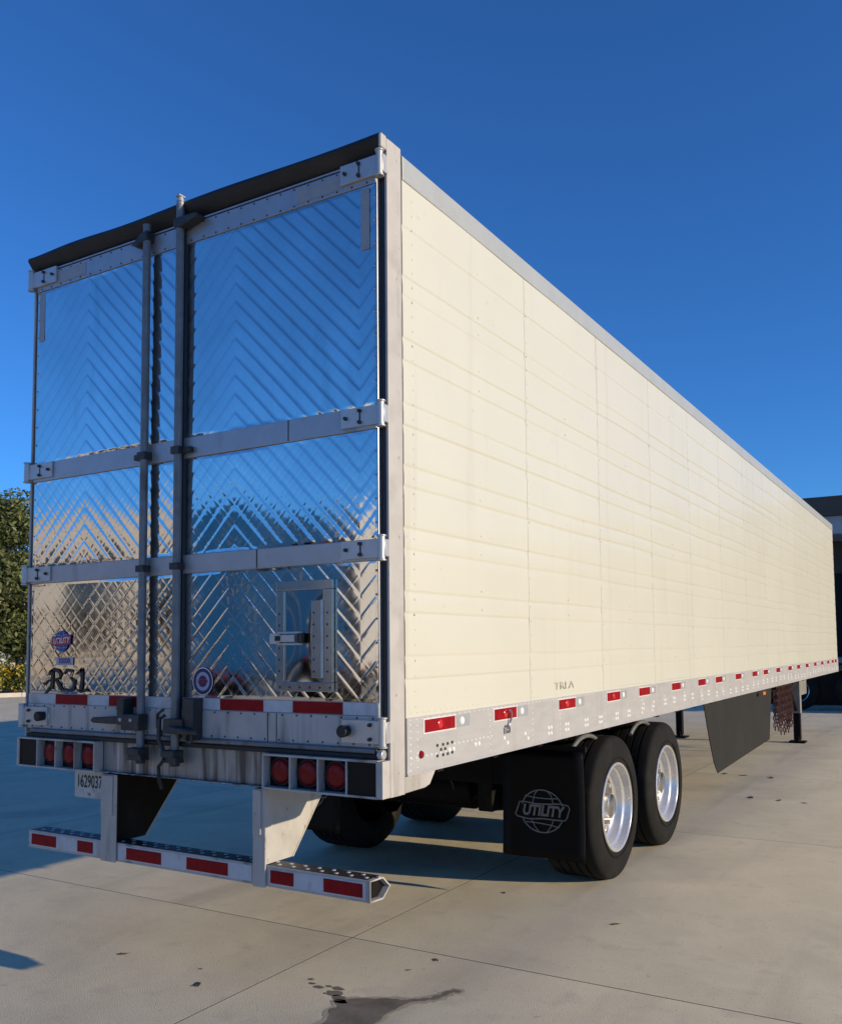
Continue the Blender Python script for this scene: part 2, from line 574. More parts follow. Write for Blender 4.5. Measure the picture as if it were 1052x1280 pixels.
for sx in (1, -1):
    tr = MB()
    tr.prism([(sx * a, b) for a, b in ((1.25, 4.062), (1.285, 4.076), (1.303, 4.060), (1.306, 3.945), (1.300, 3.940), (1.25, 3.945))], 'y', 0.137, LEN - 0.005)
    tro = tr.build('top_rail', toprail, T, 0.003)
    if sx > 0:
        rr = MB()
        for y in np.arange(0.17, LEN, 0.06):
            rr.dome((1.305, y, 3.958), (1, 0, 0), 0.005, 0.003, 5)
        rr.build('rivet', toprail, tro, fix=False)['kind'] = 'stuff'
    br = MB()
    br.prism([(sx * a, b) for a, b in ((1.27, 1.372), (1.308, 1.372), (1.308, 1.122), (1.312, 1.118), (1.312, 1.108), (1.22, 1.108), (1.22, 1.118), (1.27, 1.122))], 'y', 0.134, LEN - 0.01)
    bro = br.build('bottom_rail', railmetal, T, 0.002)
    if sx < 0:
        continue
    rail = bro
    TAPE = [0.285, 1.012, 1.905, 2.785, 3.509, 4.413, 5.301, 5.996, 6.914, 7.817, 8.504, 9.385, 10.326, 11.10, 11.95, 12.85, 13.7, 14.5, 15.15, 15.6]
    for i, y in enumerate(TAPE):
        big = i < 2
        lr = 0.29 if i == 0 else 0.275
        B('tape_backing', wornwhite, rail, 1.306, 1.3095, y - 0.012, y + lr + 0.012, 1.287, 1.361, 0)
        B('red_tape', redtape, rail, 1.306, 1.3112, y, y + lr, 1.294, 1.354, 0)
        B('grey_tape', greytape, rail, 1.306, 1.3105, y + lr + 0.014, y + lr + 0.155, 1.294, 1.354, 0)
        MB().dome((1.3105, y + lr + 0.075, 1.324), (1, 0, 0), 0.023, 0.006, 12).build('reflector', decalwhite, rail, fix=False, smooth=True)
        if i < 4:
            MB().dome((1.3112, y + lr * 0.5, 1.324), (1, 0, 0), 0.024, 0.005, 12).build('marker_lamp', mat('red_marker', (0.62, 0.02, 0.02), 0.2), rail, fix=False, smooth=True)
    rv = MB()
    for y in np.arange(0.16, 2.6, 0.052):
        rv.dome((1.308, y, 1.362), (1, 0, 0), 0.005, 0.003, 5)
    for k in range(26):
        y = 0.53 + k * 0.61
        for yy in (y - 0.012, y + 0.03, y + 0.26, y + 0.30):
            for z in (1.16, 1.195) if k > 1 else (1.16,):
                rv.dome((1.308, yy, z + (0.03 if int(yy * 7) % 2 else 0)), (1, 0, 0), 0.014, 0.007, 7)
        if k > 4:
            rv.dome((1.308, y, 1.255), (1, 0, 0), 0.010, 0.006, 6)
    for y in (0.22, 0.96, 1.51, 1.92, 2.74):
        for z in np.arange(1.14, 1.36, 0.032):
            rv.dome((1.308, y, z), (1, 0, 0), 0.0055, 0.0035, 5)
    for y in np.arange(0.165, 0.98, 0.045):
        rv.dome((1.308, y, 1.185 + 0.03 * (y > 0.55)), (1, 0, 0), 0.007, 0.004, 5)
    for z in np.arange(1.13, 1.34, 0.03):
        rv.dome((1.308, 0.158, z), (1, 0, 0), 0.006, 0.004, 5)
    rv.build('rivet', mat('rivet_bright', (0.80, 0.79, 0.77), 0.35), rail, fix=False)['kind'] = 'stuff'
    hl = MB()
    for y, zs in ((0.40, (1.163, 1.213)), (0.435, (1.19,)), (0.455, (1.163, 1.213)), (0.475, (1.19,)), (0.50, (1.163, 1.213)), (0.545, (1.165, 1.215))):
        for z in zs:
            hl.cyl((1.3075, y, z + 0.01), (1.3125, y, z + 0.01), 0.0075, n=8)
    hl.build('bolt', darksteel, rail)['kind'] = 'stuff'
    mk = MB().dome((1.309, 0.252, 1.195), (1, 0, 0), 0.021, 0.012, 14)
    mk.build('marker_lamp', redlens, rail, fix=False, smooth=True)
    # tie ring and its clip over the second tape strip
    rg = MB()
    cy, cz = 1.155, 1.295
    rg.tube([(1.325 + 0.01 * math.sin(a), cy + 0.032 * math.cos(a), cz + 0.045 * math.sin(a)) for a in np.linspace(-2.2, 1.9, 16)], 0.006, 7)
    rg.build('tie_ring', hubm, rail, smooth=True)
    MB().box(1.309, 1.322, cy - 0.03, cy + 0.03, 1.215, 1.25).cyl((1.315, cy - 0.02, 1.235), (1.33, cy - 0.02, 1.235), 0.009, n=8).build('ring_clip', hubm, rail, 0.003)
    B('amber_marker', amber, rail, 1.306, 1.33, 8.35, 8.5, 1.045, 1.085, 0.008)

# ------------------------------------------------------------------ rear frame
for sx in (1, -1):
    p = MB()
    p.prism([(sx * 1.228, 0.03), (sx * 1.287, 0.03), (sx * 1.287, 0.004), (sx * 1.302, 0.004), (sx * 1.304, 0.055), (sx * 1.3045, 0.118), (sx * 1.296, 0.127), (sx * 1.228, 0.127)], 'z', 1.03, 4.085)
    po = p.build('corner_post', framepaint, T, 0.003)
    B('gasket', gasket, po, min(sx * 1.258, sx * 1.286), max(sx * 1.258, sx * 1.286), 0.012, 0.0295, 1.36, 3.99, 0.004)
    g = MB().prism([(0.129, 1.107), (0.40, 1.107), (0.345, 1.045), (0.30, 1.035), (0.129, 1.032)], 'x', sx * 1.255, sx * 1.300)
    g.build('corner_gusset', framepaint, po, 0.004)
hd = MB()
# header with slightly wavy dark drip lip
n = 40
lip = []
prev = None
hb = len(hd.v)
for i in range(n + 1):
    x = -1.305 + 2.60 * i / n
    dz = 0.006 * math.sin(x * 4.1 + 0.6) + 0.008 * math.exp(-((x + 0.8) / 0.25) ** 2) - 0.010 * math.exp(-((x + 1.25) / 0.2) ** 2)
    prof = [(0.12, 4.080), (-0.01, 4.102 + dz), (-0.040, 4.096 + dz), (-0.042, 4.078 + dz), (-0.030, 4.060), (-0.004, 4.026), (0.02, 4.010), (0.12, 4.000)]
    hd.v += [(x, a, b) for a, b in prof]
K = 8
for i in range(n):
    for k in range(K):
        k2 = (k + 1) % K
        hd.f.append((hb + i * K + k, hb + i * K + k2, hb + (i + 1) * K + k2, hb + (i + 1) * K + k))
hd.f.append(tuple(hb + k for k in range(K)))
hd.f.append(tuple(hb + n * K + k for k in range(K)))
header = hd.build('header', headerm, T, smooth=True, angle=25)
B('header_cap', framepaint, header, 1.284, 1.3035, -0.045, 0.003, 4.022, 4.092, 0.008)
B('drip_strip', bandmetal, header, -1.25, 1.262, -0.012, 0.0, 3.992, 4.001, 0.001)

sill = MB()
sill.box(-1.302, 1.286, 0.005, 0.16, 1.033, 1.225)
sill.prism([(0.004, 1.033), (-0.022, 1.036), (-0.024, 1.030), (0.1, 1.024), (0.1, 1.033)], 'x', -1.30, 1.286)
sillo = sill.build('rear_sill', sillmetal, T, 0.004)
st = MB().tube([(-1.20, -0.022, 1.238), (-0.9, -0.024, 1.236), (0, -0.022, 1.237), (1.24, -0.022, 1.236)], 0.013, 10)
st.build('sill_bar', rodsteel, sillo, smooth=True)
B('bump_strip', rubber, sillo, -1.24, 1.25, -0.028, 0.003, 1.198, 1.222, 0.006)
MB().cyl((1.256, -0.02, 1.222), (1.284, -0.02, 1.222), 0.022, n=14).build('bar_end', steel, sillo, 0.004, smooth=True)
for sx in (1, -1):
    # lamp box: frame with four cells, three round lamps, projecting in front of the sill
    def X(a, b, sx=sx):
        return (a, b) if sx > 0 else (-b, -a)
    z0, z1, d0, d1 = 1.036, 1.192, -0.058, 0.003
    xa, xb = (0.607, 1.272)
    fr = MB()
    fr.box(*X(xa, xb), d0, d1, z0 - 0.006, z0 + 0.004)
    fr.box(*X(xa, xb), d0, d1, z1 - 0.004, z1 + 0.006)
    fr.box(*X(xa - 0.004, xa + 0.004), d0, d1, z0 - 0.004, z1 + 0.004)
    fr.box(*X(xb - 0.008, xb + (0.028 if sx > 0 else 0.01)), d0, d1, z0 - 0.004, z1 + 0.004)
    cells = [xa, 0.772, 0.937, 1.10, xb]
    for c in cells[1:-1]:
        fr.box(*X(c - 0.004, c + 0.004), d0 + 0.001, d1, z0, z1)
    fo = fr.build('lamp_box', framepaint, sillo, 0.0015)
    B('lamp_backing', chassis, sillo, *X(xa, 1.096), -0.006, 0.0045, z0, z1, 0)
    B('lamp_backing', black, sillo, *X(1.104, xb), -0.05, 0.0045, z0 + 0.005, z1 - 0.005, 0.002)
    for i in range(3):
        cx = (cells[i] + cells[i + 1]) / 2 * sx
        MB().lathe([(-0.005, 0.069), (-0.020, 0.068), (-0.022, 0.060), (-0.016, 0.056)], 28, 'y', (cx, 0, 1.114)).build('lamp_grommet', rubber, sillo, smooth=True)
        MB().lathe([(-0.010, 0.058), (-0.024, 0.056), (-0.030, 0.045), (-0.033, 0.02), (-0.0335, 0.0005)], 28, 'y', (cx, 0, 1.114)).build('tail_lamp', redlens, sillo, smooth=True, angle=60)

# licence plate hung under the sill
pl = MB().box(-0.850, -0.600, 0.012, 0.015, 0.875, 1.022)
plo = pl.build('licence_plate', platem, T, 0.001)
text('plate_number', '1629037', decalblack, plo, 0.098, lambda a, b: (-0.725 + a, 0.0105, 0.962 + b), bold=0.0014, sx=0.62)
text('plate_caption', 'TR', decalblack, plo, 0.025, lambda a, b: (-0.725 + a, 0.0105, 0.893 + b))

# ------------------------------------------------------------------ doors with quilted mirror sheets


def quilt(x0, x1, z0, z1, xa, parent, seed, sa=0.3, pa=1.0, da=1.0, mask=None, wv=0.5, st=0.0042, lw=0.0066, sw=0.3, lf=1.0):
    nx = max(2, int((x1 - x0) / st))
    nz = max(2, int((z1 - z0) / st))
    X, Z = np.meshgrid(np.linspace(x0, x1, nx + 1), np.linspace(z0, z1, nz + 1))
    per, P = 1.56, 0.097
    t = np.abs((X - xa + per / 2) % per - per / 2)
    u = (Z + t) / P
    v = (Z - t) / P
    s2 = P / math.sqrt(2)

    def line(q, w):
        d = (q - np.round(q)) * s2
        return np.exp(-(d / w) ** 2)

    def wob(f, ph):
        return np.sin(X * f + ph) * np.cos(Z * f * 0.83 + ph * 1.7)
    apex = 0.35 + 0.65 * np.clip(np.minimum(t, per / 2 - t) / 0.07, 0, 1) ** 1.5
    leftfade = lf + (1 - lf) * np.clip((X - xa + 0.10) / 0.26, 0, 1)
    rag = 0.85 + 0.22 * wob(27, seed + 5) + 0.15 * wob(61, seed)
    fu = u + 0.05 * wob(3, seed)
    fr = fu - np.floor(fu)
    saw = np.where(fr < 0.88, fr / 0.88, (1 - fr) / 0.12)
    H = sw * 0.0013 * leftfade * saw
    H += apex * leftfade * rag * 0.00125 * pa * (1 - wv * 0.5 + wv * wob(2.2, seed * 1.3 + 0.5)) * line(u + 0.05 * wob(3, seed), lw)
    sec = 0.5 + 0.5 * wob(2.6, seed * 2.1)
    H += sa * (0.25 + 0.75 * sec) * 0.00125 * line(v + 0.05 * wob(3.3, seed + 2), lw)
    H += da * (0.00016 * -np.cos(2 * math.pi * u) * (0.6 + 0.6 * wob(4, seed)) + 0.00014 * -np.cos(2 * math.pi * v) * (0.6 + 0.6 * wob(5, seed + 1)))
    if mask:
        H *= mask(X, Z)
    H += 0.0016 * wob(3.7, seed + 0.4) + 0.0007 * wob(8.3, seed * 3 + 1)
    edge = np.minimum(np.minimum(X - x0, x1 - X), np.minimum(Z - z0, z1 - Z))
    H *= np.clip(edge / 0.014, 0, 1)
    V = np.stack([X, -0.009 - H, Z], -1).reshape(-1, 3).astype(np.float32)
    nv = nx + 1
    a = (np.arange(nz)[:, None] * nv + np.arange(nx)[None, :]).ravel()
    F = np.stack([a, a + 1, a + nv + 1, a + nv], -1).astype(np.int32)
    me = bpy.data.meshes.new('quilted_panel')
    me.vertices.add(len(V))
    me.vertices.foreach_set('co', V.ravel())
    me.loops.add(F.size)
    me.loops.foreach_set('vertex_index', F.ravel())
    me.polygons.add(len(F))
    me.polygons.foreach_set('loop_start', np.arange(0, F.size, 4, dtype=np.int32))
    me.polygons.foreach_set('use_smooth', np.ones(len(F), dtype=bool))
    me.update(calc_edges=True)
    me.materials.append(mirror)
    o = bpy.data.objects.new('quilted_panel', me)
    COL.objects.link(o)
    o.parent = parent
    return o


BAND2, BAND3 = (2.705, 2.815), (2.095, 2.193)
for sx, x0, x1, xa in ((1, 0.007, 1.252, 0.37), (-1, -1.252, -0.007, -0.78)):
    D = B('rear_door', bandmetal, T, x0, x1, -0.006, 0.028, 1.245, 3.985, 0.003)
    quilt(x0 + 0.012, x1 - 0.004, BAND2[1] + 0.002, 3.872, xa, D, 1.0 + sx, 0.10, 0.75, 0.5, sw=1.5, lf=0.4)
    quilt(x0 + 0.012, x1 - 0.004, BAND3[1] + 0.002, BAND2[0] - 0.002, xa, D, 2.4 + sx, 0.30 if sx > 0 else 0.5, 0.65, 1.0, sw=0.8, lf=0.8)
    quilt(x0 + 0.012, x1 - 0.004, 1.452, BAND3[0] - 0.002, xa, D, 3.9 + sx, 0.12 if sx > 0 else 0.75, 0.98 if sx > 0 else 0.9, 0.35 if sx > 0 else 1.1,
          mask=None if sx > 0 else (lambda X, Z: np.clip((X + 1.25) * 0.95 + (2.1 - Z) * 1.1 - 0.35, 0.12, 1.35)), wv=0.15, st=0.0032, lw=0.0046 if sx > 0 else 0.0056, sw=0.35)
    B('top_band', bandmetal, D, x0 + 0.003, x1 - 0.002, -0.014, -0.0065, 3.877, 3.983, 0.002)
    for z0, z1 in (BAND2, BAND3):
        B('cross_band', bandmetal, D, x0 + 0.004, x1 - 0.002, -0.019, -0.0065, z0, z1, 0.003)
        xj = x0 + 0.52 + 0.2 * (z0 > 2.5)
        if sx > 0:
            B('band_joint', darksteel, D, xj, xj + 0.006, -0.0205, -0.018, z0 + 0.003, z1 - 0.003, 0)
    B('kick_band', bandwhite, D, x0 + 0.003, x1 - 0.002, -0.016, -0.0065, 1.248, 1.390, 0.003)
    B('tape_base', whitetape, D, x0 + 0.003, x1 - 0.004, -0.011, -0.0065, 1.392, 1.449, 0.0005)
    for a, b in (((0.755, 1.05), (0.285, 0.57), (0.03, 0.105)) if sx > 0 else ((-1.0, -0.725), (-0.545, -0.27))):
        B('red_tape', redtape, D, a, b, -0.0128, -0.0112, 1.393, 1.448, 0)
    if sx > 0:
        B('kick_joint', darksteel, D, 0.60, 0.605, -0.0172, -0.0155, 1.25, 1.388, 0)
        B('kick_joint', darksteel, D, 0.655, 0.66, -0.0172, -0.0155, 1.25, 1.388, 0)
    # corner marks of pale tape
    if sx > 0:
        B('corner_tape', greytape, D, 1.165, 1.212, -0.0135, -0.0105, 3.565, 3.862, 0)
        B('corner_tape', greytape, D, 0.78, 1.06, -0.0162, -0.0142, 3.895, 3.968, 0)
    else:
        B('corner_tape', greytape, D, -1.222, -1.175, -0.0135, -0.0105, 3.565, 3.862, 0)
        B('corner_tape', greytape, D, -1.05, -0.80, -0.0162, -0.0142, 3.895, 3.968, 0)
    # rivets along the bands and sheet edges
    rv = MB()
    for x in np.arange(x0 + 0.05, x1 - 0.03, 0.088):
        rv.dome((x, -0.014, 3.888), (0, -1, 0), 0.006, 0.004, 6)
        rv.dome((x, -0.014, 3.972), (0, -1, 0), 0.006, 0.004, 6)
        rv.dome((x + 0.02, -0.016, 1.380), (0, -1, 0), 0.006, 0.004, 6)
        rv.dome((x, -0.016, 1.262), (0, -1, 0), 0.006, 0.004, 6)
    rv.build('rivet', darksteel, D, fix=False)['kind'] = 'stuff'
    rv = MB()
    xe = x1 - 0.012 if sx > 0 else x0 + 0.020
    for z in np.arange(1.5, 3.85, 0.11):
        rv.dome((xe, -0.009, z), (0, -1, 0), 0.007, 0.006, 6)
    rv.build('edge_rivet', mirror2, D, fix=False)['kind'] = 'stuff'
    # hinges
    for z0, z1, big in ((3.905, 4.0, 1), (2.722, 2.812, 1), (2.106, 2.192, 1), (1.268, 1.372, 0)):
        xi, xo = 1.055, 1.268
        a, b = (xi, xo) if sx > 0 else (-xo, -xi)
        hg = MB().box(a, b, -0.030, -0.0195 if z0 < 3.9 and big else -0.0142, z0, z1)
        hgo = hg.build('hinge', steel, D, 0.002)
        kx0, kx1 = (1.262, 1.3035) if sx > 0 else (-1.312, -1.262)
        kn = MB().box(min(kx0, kx1), max(kx0, kx1), -0.034, 0.004, z0 + 0.004, z1 - 0.004)
        kn.cyl((sx * 1.283, -0.03, z0 - 0.010), (sx * 1.283, -0.03, z1 + 0.010), 0.017, n=12)
        kn.cyl((sx * 1.283, -0.03, z1 + 0.008), (sx * 1.283, -0.03, z1 + 0.017), 0.022, n=12)
        kn.cyl((sx * 1.283, -0.03, z0 - 0.017), (sx * 1.283, -0.03, z0 - 0.008), 0.022, n=12)
        kn.build('hinge_knuckle', steel, D, 0.003, smooth=True)
        zm = (z0 + z1) / 2
        for (xx, zz) in ((1.165, z1 - 0.018), (1.165, z0 + 0.018), (1.085, zm)) if big else ((1.215, z1 - 0.02), (1.215, z0 + 0.02)):
            MB().cyl((sx * xx, -0.0298, zz), (sx * xx, -0.044, zz), 0.0095, 0.008, 8).build('hinge_bolt', darksteel, D)
        if big:
            B('hinge_slot', darksteel, D, min(sx * 1.1615, sx * 1.1685), max(sx * 1.1615, sx * 1.1685), -0.032, -0.0298, z0 + 0.02, z1 - 0.02, 0)
    MB().cyl((sx * 1.085, -0.012, 1.322), (sx * 1.085, -0.075, 1.322), 0.024, 0.029, 16).build('door_bumper', rubber, D, 0.006, smooth=True)
    MB().cyl((sx * 1.085, -0.012, 1.322), (sx * 1.085, -0.02, 1.322), 0.036, n=16).build('bumper_flange', steel, D, 0.002, smooth=True)
    # jagged black seal along the centre edge of the door
    B('edge_seal', gasket, D, x0 - 0.003 if sx > 0 else x1 - 0.012, x0 + 0.012 if sx > 0 else x1 + 0.003, -0.021, -0.006, 1.25, 3.98, 0.003)
    # locking bar
    rx = 0.006 if sx > 0 else -0.250
    ry = -0.048
    ztop = 4.10 if sx > 0 else 4.03
    rod = MB().cyl((rx, ry, 1.165), (rx, ry, ztop), 0.0215, n=16)
    rod.build('lock_rod', rodsteel, D, smooth=True)
    for z0, z1 in ((BAND2[0] + 0.02, BAND2[0] + 0.06), (BAND3[0] + 0.02, BAND3[0] + 0.055)):
        lg = MB().box(rx - 0.03, rx + 0.03, ry - 0.027, -0.019, z0, z1)
        xx = (rx - 0.085, rx - 0.028) if sx < 0 else (rx + 0.028, rx + 0.085)
        if z0 > 2.5:
            lg.box(*xx, ry + 0.0, -0.0185, z0 + 0.005, z1 - 0.005)
        lg.build('rod_guide', darksteel, D, 0.004)
    # cam keeper at the top
    if sx > 0:
        k = MB().prism([(rx - 0.025, 3.955), (rx + 0.03, 3.945), (rx + 0.14, 3.972), (rx + 0.155, 3.985), (rx + 0.14, 3.998), (rx - 0.025, 4.002)], 'y', -0.078, -0.0145)
        k.build('cam_keeper', darksteel, D, 0.006)
        MB().box(rx - 0.018, rx + 0.018, -0.072, -0.03, 4.124, 4.132).cyl((rx, ry, 4.085), (rx, ry, 4.125), 0.0225, 0.015, 12).build('rod_cap', steel, D, 0.002)
    else:
        k = MB().prism([(rx + 0.025, 3.945), (rx - 0.06, 3.925), (rx - 0.10, 3.935), (rx - 0.075, 3.952), (rx - 0.035, 3.985), (rx + 0.025, 3.995)], 'y', -0.074, -0.0145)
        k.build('cam_keeper', darksteel, D, 0.006)
        MB().cyl((rx, ry, 4.025), (rx, ry, 4.036), 0.024, n=12).build('rod_cap', rodsteel, D, 0.002)
    # foot cam and keeper on the sill
    k = MB().box(rx - 0.045, rx + 0.045, -0.105, -0.030, 1.150, 1.185)
    k.prism([(rx - 0.06, 1.12), (rx + 0.055, 1.12), (rx + 0.04, 1.16), (rx - 0.045, 1.16)], 'y', -0.09, -0.03)
    k.cyl((rx, ry, 1.10), (rx, ry, 1.17), 0.026, n=12)
    k.build('foot_cam', darksteel, D, 0.005)
    # handle
    h = MB()
    if sx > 0:
        h.box(rx - 0.035, rx + 0.10, -0.098, -0.03, 1.27, 1.345)
        h.box(rx + 0.09, rx + 0.165, -0.085, -0.017, 1.24, 1.45)
        h.tube([(rx + 0.03, -0.11, 1.30), (rx + 0.12, -0.115, 1.29), (rx + 0.22, -0.105, 1.285)], [0.016, 0.018, 0.012], 8)
        h.tube([(rx - 0.06, -0.06, 1.36), (rx - 0.085, -0.075, 1.34), (rx - 0.085, -0.08, 1.24), (rx - 0.06, -0.07, 1.18)], 0.012, 8)
        h.build('lock_handle', darksteel, D, 0.005)
        MB().tube([(rx - 0.03, -0.09, 1.14), (rx - 0.06, -0.1, 1.10), (rx - 0.065, -0.09, 1.03), (rx - 0.06, -0.075, 0.985)], 0.010, 8).build('chain_tail', rubber, D, smooth=True)
        MB().lathe([(-0.005, 0.018), (0.005, 0.018), (0.005, 0.028), (-0.005, 0.028)], 16, 'y', (rx + 0.15, -0.095, 1.255), close=True).build('lock_ring', darksteel, D)
    else:
        h.box(rx - 0.10, rx + 0.035, -0.098, -0.03, 1.275, 1.36)
        h.box(rx - 0.14, rx - 0.09, -0.09, -0.017, 1.30, 1.44)
        h.prism([(rx - 0.36, 1.318), (rx - 0.34, 1.334), (rx - 0.16, 1.345), (rx - 0.10, 1.34), (rx - 0.10, 1.305), (rx - 0.20, 1.302), (rx - 0.34, 1.304)], 'y', -0.085, -0.06)
        h.build('lock_handle', darksteel, D, 0.005)
        b2 = MB()
        for xx in (-0.10, -0.02):
            b2.dome((rx + xx, -0.099, 1.33), (0, -1, 0), 0.011, 0.008, 8)
        b2.build('handle_rivet', steel, D, fix=False)
        # hasp bracket between the bars
        MB().tube([(-0.11, -0.022, 1.385), (-0.15, -0.024, 1.36), (-0.15, -0.026, 1.29), (-0.12, -0.026, 1.27), (-0.12, -0.03, 1.23)], 0.007, 6).build('hasp_wire', darksteel, D)

    if sx > 0:
        # vent hatch low on the right door
        hx0, hx1, hz0, hz1 = 0.665, 1.005, 1.495, 2.022
        fr = MB()
        fr.box(hx0, hx1, -0.030, -0.012, hz0, hz0 + 0.045).box(hx0, hx1, -0.030, -0.012, hz1 - 0.045, hz1)
        fr.box(hx0, hx0 + 0.05, -0.030, -0.012, hz0 + 0.045, hz1 - 0.045).box(hx1 - 0.055, hx1, -0.030, -0.012, hz0 + 0.045, hz1 - 0.045)
        fr.build('hatch_frame', mat('hatch_aluminium', (0.42, 0.42, 0.42), 0.16, metal=0.85, var=0.08, vscale=12), D, 0.003)
        q = MB()
        nn = 16
        for i in range(nn + 1):
            for j in range(nn + 1):
                a, c = i / nn, j / nn
                q.v.append((hx0 + 0.05 + a * (hx1 - hx0 - 0.105), -0.022 - 0.004 * math.sin(math.pi * a) * math.sin(math.pi * c), hz0 + 0.045 + c * (hz1 - hz0 - 0.09)))
        for i in range(nn):
            for j in range(nn):
                q.f.append((i * (nn + 1) + j, (i + 1) * (nn + 1) + j, (i + 1) * (nn + 1) + j + 1, i * (nn + 1) + j + 1))
        q.build('hatch_door', mat('hatch_sheet', (0.46, 0.46, 0.47), 0.055, metal=1.0, var=0.08, vscale=5), D, smooth=True)
        B('hatch_hinge', MATS['hatch_aluminium'], D, 0.885, 0.945, -0.036, -0.026, 1.56, 1.925, 0.002)
        MB().cyl((0.948, -0.034, 1.56), (0.948, -0.034, 1.925), 0.006, n=8).build('hinge_pin', steel, D, smooth=True)
        hb2 = MB()
        for z in np.arange(1.59, 1.92, 0.055):
            hb2.dome((0.90, -0.036, z), (0, -1, 0), 0.006, 0.004, 6)
            hb2.dome((0.975, -0.030, z), (0, -1, 0), 0.006, 0.004, 6)
            hb2.dome((0.685, -0.030, z), (0, -1, 0), 0.006, 0.004, 6)
        for x in np.arange(0.69, 1.0, 0.06):
            hb2.dome((x, -0.030, hz0 + 0.02), (0, -1, 0), 0.006, 0.004, 6)
        hb2.build('hatch_rivet', darksteel, D, fix=False)['kind'] = 'stuff'
        lt = MB().box(0.635, 0.70, -0.044, -0.030, 1.722, 1.772).box(0.69, 0.835, -0.052, -0.030, 1.715, 1.725).box(0.69, 0.835, -0.052, -0.030, 1.769, 1.779)
        lt.box(0.70, 0.80, -0.058, -0.030, 1.73, 1.764)
        lt.build('hatch_latch', steel, D, 0.003)
        MB().box(0.682, 0.715, -0.062, -0.046, 1.735, 1.759).cyl((0.835, -0.05, 1.725), (0.835, -0.05, 1.77), 0.016, n=10).build('latch_knob', rubber, D, 0.003)
        # round sticker
        c = (0.165, 1.535)
        def ring(r0, r1, yy, nseg=36):
            m = MB()
            for i in range(nseg):
                a0, a1 = 2 * math.pi * i / nseg, 2 * math.pi * (i + 1) / nseg
                m.poly([(c[0] + r0 * math.cos(a0), c[1] + r0 * math.sin(a0)), (c[0] + r1 * math.cos(a0), c[1] + r1 * math.sin(a0)),
                        (c[0] + r1 * math.cos(a1), c[1] + r1 * math.sin(a1)), (c[0] + r0 * math.cos(a1), c[1] + r0 * math.sin(a1))], lambda a, b: (a, yy, b))
            return m
        ring(0.0, 0.072, -0.0135).build('round_sticker', mat('sticker_navy', (0.015, 0.02, 0.10), 0.35), D, fix=False)
        ring(0.066, 0.071, -0.0142).build('sticker_rim', decalwhite, D, fix=False)
        ring(0.030, 0.048, -0.0142).build('sticker_ring', mat('sticker_pale', (0.36, 0.36, 0.50), 0.4), D, fix=False)
        text('sticker_text', 'UTILITY', decalred, D, 0.026, lambda a, b: (c[0] + a, -0.0150, c[1] + b), bold=0.0008, sx=0.9)
    else:
        # globe badge, model plate, unit number
        cx, cz, R0 = -0.955, 1.752, 0.062
        yy = -0.0145
        m = MB()
        m.poly([(cx + R0 * math.cos(a), cz + R0 * math.sin(a)) for a in np.linspace(0, 2 * math.pi, 32, endpoint=False)], lambda a, b: (a, yy, b))
        m.build('badge_globe', decalblue, D, fix=False)
        m = MB()
        for a in (-0.5, 0.45):
            m.ribbon([(cx + R0 * 0.9 * math.sin(a) * math.cos(t), cz + R0 * math.sin(t)) for t in np.linspace(-1.5, 1.5, 12)], 0.003, lambda a, b: (a, yy - 0.0008, b))
        for zz in (0.034, -0.036):
            ww = math.sqrt(R0 * R0 - zz * zz)
            m.ribbon([(cx - ww, cz + zz + 0.004), (cx, cz + zz - 0.003), (cx + ww, cz + zz + 0.004)], 0.003, lambda a, b: (a, yy - 0.0008, b))
        m.build('badge_grid', mat('badge_pale', (0.35, 0.42, 0.62), 0.4), D, fix=False)
        ban = [(-0.083, -0.020), (-0.078, 0.026), (0.0, 0.024), (0.083, 0.034), (0.078, -0.016), (0.0, -0.026)]
        MB().poly([(cx + a * 1.06, cz + b * 1.16) for a, b in ban], lambda a, b: (a, yy - 0.0016, b)).build('badge_border', decalblue, D, fix=False)
        MB().poly([(cx + a, cz + b) for a, b in ban], lambda a, b: (a, yy - 0.0024, b)).build('badge_banner', decalred, D, fix=False)
        text('badge_text', 'UTILITY', decalwhite, D, 0.044, lambda a, b: (cx + a, yy - 0.0032, cz + b + 0.003 + a * 0.06), shear=0.2, bold=0.0012, sx=0.92)
        mx_, mz_ = -0.925, 1.638
        MB().poly([(mx_ - 0.075, mz_ - 0.023), (mx_ + 0.075, mz_ - 0.023), (mx_ + 0.075, mz_ + 0.023), (mx_ - 0.075, mz_ + 0.023)], lambda a, b: (a, yy, b)).build('model_plate', mat('plate_silver', (0.42, 0.43, 0.52), 0.35), D, fix=False)
        text('model_text', '3000R', mat('model_ink', (0.09, 0.03, 0.14), 0.4), D, 0.044, lambda a, b: (mx_ + a, yy - 0.0008, mz_ + b), bold=0.0012, sx=0.95)
        # blackletter unit number R31
        f = lambda ox: (lambda a, b: (-0.935 + ox + a, yy - 0.001, 1.532 + b))
        m = MB()
        F0 = f(-0.065)
        m.ribbon([(-0.035, 0.055), (-0.03, 0.0), (-0.038, -0.055)], [0.028, 0.022, 0.034], F0)
        m.ribbon([(-0.075, 0.02), (-0.055, 0.045), (-0.02, 0.06), (0.02, 0.05), (0.045, 0.03), (0.03, 0.008), (-0.01, 0.0)], [0.006, 0.014, 0.016, 0.024, 0.026, 0.016, 0.008], F0)
        m.ribbon([(0.0, 0.0), (0.03, -0.03), (0.05, -0.055), (0.075, -0.06)], [0.014, 0.026, 0.022, 0.005], F0)
        m.ribbon([(-0.12, -0.018), (-0.10, -0.03), (-0.075, -0.01), (-0.05, 0.0)], [0.005, 0.018, 0.012, 0.006], F0)
        m.ribbon([(-0.05, -0.045), (-0.075, -0.065), (-0.10, -0.085)], [0.016, 0.016, 0.006], F0)
        F1 = f(0.055)
